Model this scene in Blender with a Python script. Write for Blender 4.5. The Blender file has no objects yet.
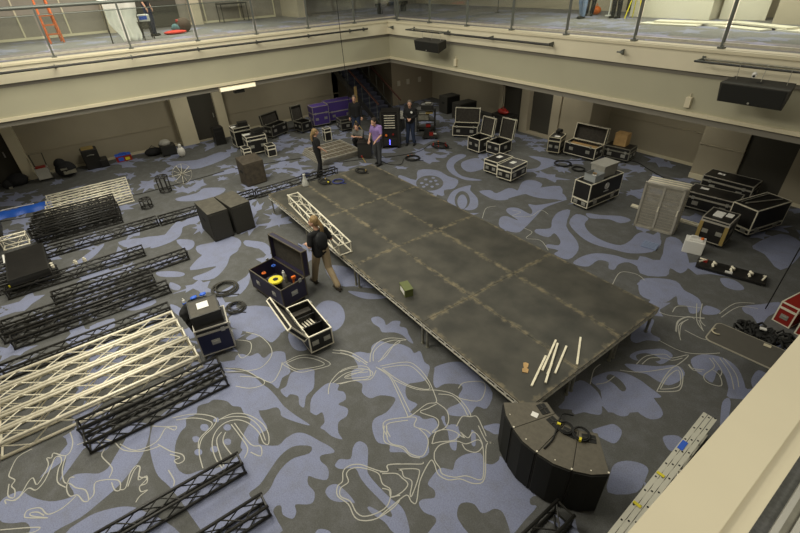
import bpy, bmesh, math, random
from mathutils import Vector, Matrix
random.seed(7)
C = bpy.context.scene.collection
R = math.radians
PI = math.pi

# ------------------------------------------------------------------ camera
cd = bpy.data.cameras.new('camera'); cam = bpy.data.objects.new('camera', cd); C.objects.link(cam)
cam.location = (12.1251486, -7.45857258, 5.98500623)
cam.rotation_euler = (0.976728348, 0.0391473758, 0.936417975)
cd.sensor_width = 36.0; cd.lens = 36.0*439.9995/800.0; cd.clip_start = .05; cd.clip_end = 100
bpy.context.scene.camera = cam

# ------------------------------------------------------------------ world, lights, exposure
vs = bpy.context.scene.view_settings
vs.view_transform = 'Standard'; vs.look = 'None'; vs.gamma = 1.0; vs.use_curve_mapping = False
vs.exposure = 0.62
w = bpy.data.worlds.new('hall_ambience'); bpy.context.scene.world = w; w.use_nodes = True
bg = w.node_tree.nodes['Background']; bg.inputs[0].default_value = (1.0, .95, .86, 1); bg.inputs[1].default_value = .17

def area(name, loc, rot, sx, sy, power, col=(1, .95, .80)):
    l = bpy.data.lights.new(name, 'AREA'); l.shape = 'RECTANGLE'; l.size = sx; l.size_y = sy
    l.energy = power; l.color = col
    o = bpy.data.objects.new(name, l); C.objects.link(o); o.location = loc; o.rotation_euler = rot
    return o
area('ceiling_light', (-0.5, -6.5, 9.0), (0, 0, 0), 4.5, 5.0, 410)
area('ceiling_light', (5.5, -8.0, 9.0), (0, 0, 0), 3.0, 3.0, 330)
area('ceiling_light', (1.0, -0.5, 9.0), (0, 0, 0), 3.0, 3.0, 120)
area('ceiling_light', (8.5, 0.0, 9.0), (0, 0, 0), 2.5, 2.5, 50)
area('gallery_light', (-8.0, -4.5, 7.2), (0, 0, 0), 1.0, 9.0, 260)
area('gallery_light', (5.0, 7.5, 7.2), (0, 0, 0), 9.0, 1.0, 250)
area('near_gallery_light', (13.2, -6.0, 7.4), (0, 0, 0), 1.0, 6.0, 38)
area('soffit_fill', (-6.6, -6.8, 2.9), (0, 0, 0), .6, .6, 16)  # unseen fill lamps, added to brighten the walls under the balconies
area('soffit_fill', (-6.6, -3.2, 2.9), (0, 0, 0), .6, .6, 20)
area('soffit_fill', (-6.6, 1.2, 2.9), (0, 0, 0), .6, .6, 20)
area('soffit_fill', (-4.8, 6.2, 2.9), (0, 0, 0), .6, .6, 16)
area('soffit_fill', (1.5, 6.2, 2.9), (0, 0, 0), .6, .6, 20)
area('soffit_fill', (6.0, 6.4, 2.9), (0, 0, 0), .6, .6, 16)

# ------------------------------------------------------------------ materials
def mat(name, col, rough=.6, metal=0.0, emit=None, es=1.0, noise=0.0, nscale=8.0, spec=.4, bump=0.0):
    m = bpy.data.materials.new(name); m.use_nodes = True
    nt = m.node_tree; b = nt.nodes['Principled BSDF']
    b.inputs['Base Color'].default_value = (*col, 1); b.inputs['Roughness'].default_value = rough
    b.inputs['Metallic'].default_value = metal; b.inputs['Specular IOR Level'].default_value = spec
    if emit: b.inputs['Emission Color'].default_value = (*emit, 1); b.inputs['Emission Strength'].default_value = es
    if noise or bump:
        tc = nt.nodes.new('ShaderNodeTexCoord'); n = nt.nodes.new('ShaderNodeTexNoise')
        n.inputs['Scale'].default_value = nscale; n.inputs['Detail'].default_value = 5
        nt.links.new(tc.outputs['Object'], n.inputs['Vector'])
        if noise:
            r = nt.nodes.new('ShaderNodeValToRGB')
            r.color_ramp.elements[0].position = .3; r.color_ramp.elements[1].position = .7
            r.color_ramp.elements[0].color = (*[c*(1-noise) for c in col], 1)
            r.color_ramp.elements[1].color = (*[min(1, c*(1+noise)) for c in col], 1)
            nt.links.new(n.outputs['Fac'], r.inputs[0]); nt.links.new(r.outputs[0], b.inputs['Base Color'])
        if bump:
            bp = nt.nodes.new('ShaderNodeBump'); bp.inputs['Strength'].default_value = bump; bp.inputs['Distance'].default_value = .01
            nt.links.new(n.outputs['Fac'], bp.inputs['Height']); nt.links.new(bp.outputs[0], b.inputs['Normal'])
    return m

def glass_mat():
    m = bpy.data.materials.new('clear_glass'); m.use_nodes = True; nt = m.node_tree
    nt.nodes.remove(nt.nodes['Principled BSDF'])
    o = nt.nodes['Material Output']; t = nt.nodes.new('ShaderNodeBsdfTransparent'); g = nt.nodes.new('ShaderNodeBsdfGlossy')
    t.inputs[0].default_value = (.86, .9, .88, 1); g.inputs['Roughness'].default_value = .05
    mx = nt.nodes.new('ShaderNodeMixShader'); mx.inputs[0].default_value = .06
    nt.links.new(t.outputs[0], mx.inputs[1]); nt.links.new(g.outputs[0], mx.inputs[2]); nt.links.new(mx.outputs[0], o.inputs[0])
    return m

def deck_mat():
    # black stage ply, scuffed, with tan dust worn along every edge of the board (object space = one board)
    m = bpy.data.materials.new('stage_ply'); m.use_nodes = True; nt = m.node_tree; L = nt.links.new
    b = nt.nodes['Principled BSDF']; b.inputs['Roughness'].default_value = .55; b.inputs['Specular IOR Level'].default_value = .35
    tc = nt.nodes.new('ShaderNodeTexCoord'); sx = nt.nodes.new('ShaderNodeSeparateXYZ'); L(tc.outputs['Object'], sx.inputs[0])
    def M(op, a, bb=None, clamp=False):
        n = nt.nodes.new('ShaderNodeMath'); n.operation = op; n.use_clamp = clamp
        for i, v in enumerate((a, bb)):
            if v is None: continue
            if isinstance(v, (int, float)): n.inputs[i].default_value = v
            else: L(v, n.inputs[i])
        return n.outputs[0]
    dx = M('SUBTRACT', 1.22, M('ABSOLUTE', sx.outputs[0])); dy = M('SUBTRACT', .6125, M('ABSOLUTE', sx.outputs[1]))
    d = M('MINIMUM', dx, dy)
    geo = nt.nodes.new('ShaderNodeNewGeometry')
    n1 = nt.nodes.new('ShaderNodeTexNoise'); n1.inputs['Scale'].default_value = 2.2; n1.inputs['Detail'].default_value = 8; L(geo.outputs['Position'], n1.inputs['Vector'])
    n2 = nt.nodes.new('ShaderNodeTexNoise'); n2.inputs['Scale'].default_value = 9; n2.inputs['Detail'].default_value = 6; L(geo.outputs['Position'], n2.inputs['Vector'])
    wdt = M('MULTIPLY', M('POWER', n2.outputs['Fac'], 2.0), .26)
    e = M('DIVIDE', d, wdt); e = M('SUBTRACT', 1.0, e, True)
    e = M('MULTIPLY', e, M('MULTIPLY', M('SUBTRACT', n2.outputs['Fac'], .36, True), 3.4, True), True)
    r = nt.nodes.new('ShaderNodeValToRGB'); L(n1.outputs['Fac'], r.inputs[0])
    r.color_ramp.elements[0].position = .3; r.color_ramp.elements[0].color = (.040, .039, .032, 1)
    r.color_ramp.elements[1].position = .72; r.color_ramp.elements[1].color = (.082, .077, .061, 1)
    mx = nt.nodes.new('ShaderNodeMixRGB'); L(e, mx.inputs[0]); L(r.outputs[0], mx.inputs[1]); mx.inputs[2].default_value = (.22, .185, .115, 1)
    L(mx.outputs[0], b.inputs['Base Color'])
    return m

def carpet(name, col, alt):
    # tufted pile: broad mottling towards the second yarn colour plus a fine speckle
    m = mat(name, col, .95, spec=.1); nt = m.node_tree; L = nt.links.new; b = nt.nodes['Principled BSDF']
    g = nt.nodes.new('ShaderNodeNewGeometry')
    ns = []
    for sc, dt in ((3.2, 6), (55, 3)):
        n = nt.nodes.new('ShaderNodeTexNoise'); n.inputs['Scale'].default_value = sc; n.inputs['Detail'].default_value = dt; n.inputs['Roughness'].default_value = .7; L(g.outputs['Position'], n.inputs['Vector']); ns.append(n)
    r = nt.nodes.new('ShaderNodeValToRGB'); L(ns[0].outputs['Fac'], r.inputs[0])
    r.color_ramp.elements[0].position = .45; r.color_ramp.elements[0].color = (*col, 1)
    r.color_ramp.elements[1].position = .72; r.color_ramp.elements[1].color = (*alt, 1)
    r2 = nt.nodes.new('ShaderNodeValToRGB'); L(ns[1].outputs['Fac'], r2.inputs[0])
    r2.color_ramp.elements[0].position = .3; r2.color_ramp.elements[0].color = (.80, .80, .80, 1)
    r2.color_ramp.elements[1].position = .7; r2.color_ramp.elements[1].color = (1.18, 1.18, 1.18, 1)
    mx = nt.nodes.new('ShaderNodeMixRGB'); mx.blend_type = 'MULTIPLY'; mx.inputs[0].default_value = 1
    L(r.outputs[0], mx.inputs[1]); L(r2.outputs[0], mx.inputs[2]); L(mx.outputs[0], b.inputs['Base Color'])
    return m
CARPET_GREY = carpet('carpet_grey', (.106, .107, .101), (.140, .141, .144))
CARPET_BLUE = carpet('carpet_blue', (.222, .243, .350), (.200, .213, .278))
CARPET_CREAM = mat('carpet_cream_line', (.43, .42, .37), .95, spec=.1)
WALL = mat('painted_wall', (.36, .32, .235), .8, noise=.04, nscale=1.2, spec=.2)
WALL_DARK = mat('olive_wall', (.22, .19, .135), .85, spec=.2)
TRIM = mat('cream_trim', (.62, .56, .40), .6, noise=.03, nscale=2)
BEAM = mat('cream_beam', (.66, .605, .45), .6, noise=.03, nscale=1.5)
FASCIA = mat('grey_green_fascia', (.39, .37, .265), .65, noise=.03, nscale=1.0)
GREY_AND_SHADE = mat('grey_band_and_painted_shade', (.21, .195, .16), .7)  # grey of the lower edge band, also painted shade under the beam
SOFFIT = mat('soffit_paint', (.36, .33, .26), .8)
DOOR = mat('dark_door', (.060, .056, .045), .6, spec=.2)
DECK = deck_mat()
ALU = mat('aluminium', (.44, .415, .35), .45, .3, noise=.12, nscale=12)
ALU_B = mat('bright_aluminium', (.80, .75, .60), .45, .15, noise=.1, nscale=10)
ALU_D = mat('dull_aluminium', (.26, .25, .20), .5, .4, noise=.2, nscale=12)
BLK = mat('black_powder_coat', (.026, .025, .022), .45)
BLK_CASE = mat('black_laminate', (.016, .015, .014), .42, noise=.2, nscale=6)
BLK_SPK = mat('black_speaker_paint', (.034, .032, .026), .7, noise=.15, nscale=30)
BRN_SPK = mat('worn_brown_speaker', (.060, .048, .033), .7, noise=.3, nscale=9)
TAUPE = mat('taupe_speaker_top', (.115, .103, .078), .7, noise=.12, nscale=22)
GRILLE = mat('black_grille', (.010, .010, .008), .75)
FOAM = mat('foam_lining', (.05, .045, .038), .95, noise=.2, nscale=14)
NAVY = mat('navy_laminate', (.012, .014, .045), .45)
NAVYP = mat('purple_navy_laminate', (.022, .018, .042), .45)
PURPLE = mat('purple_laminate', (.085, .05, .25), .45)
STEELH = mat('zinc_hardware', (.42, .41, .36), .4, .5)
RUB = mat('black_rubber', (.012, .012, .011), .75)
WHT = mat('white_plastic', (.74, .73, .68), .5)
PAPER = mat('white_paper', (.80, .79, .74), .8)
GREYP = mat('grey_plastic', (.36, .35, .31), .55, noise=.06)
CLEARP = mat('cloudy_plastic', (.34, .36, .36), .4)
WOODP = mat('raw_pine', (.82, .76, .58), .6, noise=.1, nscale=20)
PLY = mat('tan_plywood', (.46, .29, .12), .6, noise=.12, nscale=8)
GOLD = mat('gaffer_gold', (.38, .28, .10), .5, .3)
RED = mat('red_paint', (.26, .018, .012), .45)
YEL = mat('yellow_plastic', (.72, .62, .03), .5)
ORG = mat('orange_plastic', (.78, .17, .02), .5)
BLUEP = mat('bright_blue_plastic', (.03, .12, .60), .5)
TARP = mat('blue_tarp', (.02, .10, .48), .45, bump=.6, nscale=6)
GREEN = mat('olive_green_paint', (.12, .14, .045), .5)
TABLE = mat('grey_table_top', (.085, .08, .068), .5, noise=.05)
ROPE = mat('pale_rope', (.52, .47, .33), .8)
SKIN = mat('skin', (.56, .32, .22), .55)
HAIR = mat('dark_blond_hair', (.24, .16, .07), .7, noise=.3, nscale=25)
HAIRD = mat('dark_hair', (.03, .02, .015), .7)
HAIRG = mat('greying_hair', (.12, .10, .08), .7)
TEE = mat('black_cotton', (.012, .012, .013), .9, bump=.3, nscale=9)
KHAKI = mat('khaki_cotton', (.35, .27, .165), .9, bump=.3, nscale=9)
PURT = mat('purple_cotton', (.27, .18, .42), .9, bump=.3, nscale=9)
JEAN = mat('dark_denim', (.020, .030, .062), .9, bump=.3, nscale=9)
JEANL = mat('light_denim', (.20, .27, .40), .9, bump=.3, nscale=9)
GREYC = mat('grey_cotton', (.13, .13, .12), .9)
CHAR = mat('charcoal_cotton', (.050, .052, .056), .9, bump=.3, nscale=9)
WHC = mat('white_cloth', (.72, .70, .64), .9, bump=.5, nscale=5)
WOODR = mat('mahogany_rail', (.065, .022, .013), .4)
GLASS = glass_mat()
UP_GREY = mat('upper_carpet_grey', (.20, .19, .18), .95, noise=.1, spec=.1)
UP_BLUE = mat('upper_carpet_blue', (.24, .24, .30), .95, noise=.1, spec=.1)
RAILM = mat('grey_steel_rail', (.12, .13, .115), .45, .3)
LAMPW = mat('lamp_diffuser', (.85, .8, .6), .5, emit=(1, .9, .62), es=.35)
EXITG = mat('exit_green', (.02, .35, .12), .5, emit=(.05, .8, .3), es=.5)
LEDB = mat('blue_led', (.1, .1, .8), .5, emit=(.12, .12, 1), es=3.0)
SWAT = mat('pale_plate', (.42, .38, .30), .6)
BOARD = mat('cream_board', (.70, .65, .52), .6)

# ------------------------------------------------------------------ mesh helper
class MB:
    def __init__(s): s.v = []; s.f = []; s.m = []
    def add(s, vs, fs, mi=0):
        o = len(s.v); s.v += [tuple(v) for v in vs]; s.f += [tuple(i+o for i in f) for f in fs]; s.m += [mi]*len(fs); return s
    def box(s, c, d, rz=0.0, mi=0, M=None):
        x, y, z = [q/2 for q in d]
        P = [Vector((a*x, b*y, e*z)) for e in (-1, 1) for b in (-1, 1) for a in (-1, 1)]
        if M is None: M = Matrix.Rotation(rz, 3, 'Z')
        return s.add([M @ p + Vector(c) for p in P], [(0, 2, 3, 1), (4, 5, 7, 6), (0, 1, 5, 4), (2, 6, 7, 3), (0, 4, 6, 2), (1, 3, 7, 5)], mi)
    def b2(s, x0, y0, z0, x1, y1, z1, mi=0):
        return s.box(((x0+x1)/2, (y0+y1)/2, (z0+z1)/2), (abs(x1-x0), abs(y1-y0), abs(z1-z0)), 0, mi)
    def tube(s, p, q, r, n=8, r2=None, mi=0):
        return s.path([p, q], r, n, mi, r2)
    def path(s, pts, r, n=8, mi=0, r2=None, closed=False):
        pts = [Vector(p) for p in pts]; o = len(s.v); k = len(pts); up = Vector((0, 0, 1)); u = None
        for i, p in enumerate(pts):
            if closed: d = pts[(i+1) % k]-pts[i-1]
            else: d = pts[min(i+1, k-1)]-pts[max(i-1, 0)]
            if d.length < 1e-9: d = Vector((0, 0, 1))
            d.normalize()
            if u is None: u = d.cross(up if abs(d.z) < .9 else Vector((1, 0, 0)))
            else: u = u-d*u.dot(d)
            if u.length < 1e-6: u = d.orthogonal()
            u.normalize(); t = d.cross(u)
            rr = r if r2 is None else r+(r2-r)*i/max(1, k-1)
            for j in range(n):
                a = 2*PI*j/n; s.v.append(tuple(p+(u*math.cos(a)+t*math.sin(a))*rr))
        for i in range(k if closed else k-1):
            i2 = (i+1) % k
            for j in range(n):
                j2 = (j+1) % n; s.f.append((o+i*n+j, o+i*n+j2, o+i2*n+j2, o+i2*n+j)); s.m.append(mi)
        if not closed:
            s.f.append(tuple(o+j for j in reversed(range(n)))); s.f.append(tuple(o+(k-1)*n+j for j in range(n))); s.m += [mi, mi]
        return s
    def prism(s, poly, z0, z1, mi=0, mt=None):
        k = len(poly)
        A = sum(poly[i][0]*poly[(i+1) % k][1]-poly[(i+1) % k][0]*poly[i][1] for i in range(k))
        if A < 0: poly = list(reversed(poly))
        o = len(s.v); s.v += [(x, y, z0) for x, y in poly]+[(x, y, z1) for x, y in poly]
        s.f.append(tuple(o+i for i in reversed(range(k)))); s.m.append(mi)
        s.f.append(tuple(o+k+i for i in range(k))); s.m.append(mi if mt is None else mt)
        for i in range(k):
            j = (i+1) % k; s.f.append((o+i, o+j, o+k+j, o+k+i)); s.m.append(mi)
        return s
    def lathe(s, prof, c=(0, 0, 0), n=20, mi=0, M=None):
        o = len(s.v); c = Vector(c)
        for r, z in prof:
            for j in range(n):
                a = 2*PI*j/n; p = Vector((r*math.cos(a), r*math.sin(a), z))
                if M is not None: p = M @ p
                s.v.append(tuple(p+c))
        for i in range(len(prof)-1):
            for j in range(n):
                j2 = (j+1) % n; s.f.append((o+i*n+j, o+i*n+j2, o+(i+1)*n+j2, o+(i+1)*n+j)); s.m.append(mi)
        s.f.append(tuple(o+j for j in reversed(range(n)))); s.m.append(mi)
        s.f.append(tuple(o+(len(prof)-1)*n+j for j in range(n))); s.m.append(mi)
        return s
    def ball(s, c, r, n=10, sc=(1, 1, 1), mi=0):
        pr = [(max(1e-4, r*math.sin(PI*i/n)), -r*math.cos(PI*i/n)) for i in range(n+1)]
        return s.lathe(pr, c, n+4, mi, Matrix.Diagonal(sc))
    def cap(s, p, q, r1, r2=None, n=12, mi=0):
        p = Vector(p); q = Vector(q); r2 = r1 if r2 is None else r2
        s.ball(p, r1, 8, mi=mi); s.ball(q, r2, 8, mi=mi)
        if (q-p).length > 1e-5: s.path([p, q], r1, n, mi, r2)
        return s
    def build(s, name, mats, parent=None, loc=None, rz=None, smooth=False, bevel=0):
        me = bpy.data.meshes.new(name); me.from_pydata(s.v, [], s.f)
        for m in (mats if isinstance(mats, (list, tuple)) else [mats]): me.materials.append(m)
        me.polygons.foreach_set('material_index', s.m)
        if smooth: me.polygons.foreach_set('use_smooth', [True]*len(me.polygons))
        me.update(); o = bpy.data.objects.new(name, me); C.objects.link(o)
        if parent: o.parent = parent
        if loc is not None: o.location = loc
        if rz is not None: o.rotation_euler = (0, 0, rz)
        if bevel:
            b = o.modifiers.new('bevel', 'BEVEL'); b.width = bevel; b.segments = 2; b.limit_method = 'ANGLE'
        return o

def tag(o, label=None, cat=None, group=None, kind=None):
    if label: o['label'] = label
    if cat: o['category'] = cat
    if group: o['group'] = group
    if kind: o['kind'] = kind
    return o
def thing(name, label, cat, loc=(0, 0, 0), rz=0.0, group=None):
    o = bpy.data.objects.new(name, None); C.objects.link(o); o.empty_display_size = .1
    o.location = loc; o.rotation_euler = (0, 0, rz); return tag(o, label, cat, group)
def dup(root, loc, rz, label, group=None):
    r = root.copy(); C.objects.link(r); r.location = loc; r.rotation_euler = (0, 0, rz); r['label'] = label
    if group: r['group'] = group
    for ch in list(root.children):
        c = ch.copy(); C.objects.link(c); c.parent = r
        for g in list(ch.children):
            d = g.copy(); C.objects.link(d); d.parent = c
    return r
def struct(o): o['kind'] = 'structure'; return o
def smooth_curve(pts, closed, sub=3):
    k = len(pts); out = []
    for i in range(k if closed else k-1):
        if closed: a, b, c, d = pts[i-1], pts[i], pts[(i+1) % k], pts[(i+2) % k]
        else: a, b, c, d = pts[max(i-1, 0)], pts[i], pts[i+1], pts[min(i+2, k-1)]
        for j in range(sub):
            t = j/sub
            out.append(tuple(.5*((2*b[q])+(-a[q]+c[q])*t+(2*a[q]-5*b[q]+4*c[q]-d[q])*t*t+(-a[q]+3*b[q]-3*c[q]+d[q])*t**3) for q in range(len(b))))
    if not closed: out.append(tuple(pts[-1]))
    return out

def remesh(o, v=.011, it=3):
    r = o.modifiers.new('fuse', 'REMESH'); r.mode = 'VOXEL'; r.voxel_size = v; r.use_smooth_shade = True
    s = o.modifiers.new('relax', 'SMOOTH'); s.factor = .5; s.iterations = it
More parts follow.
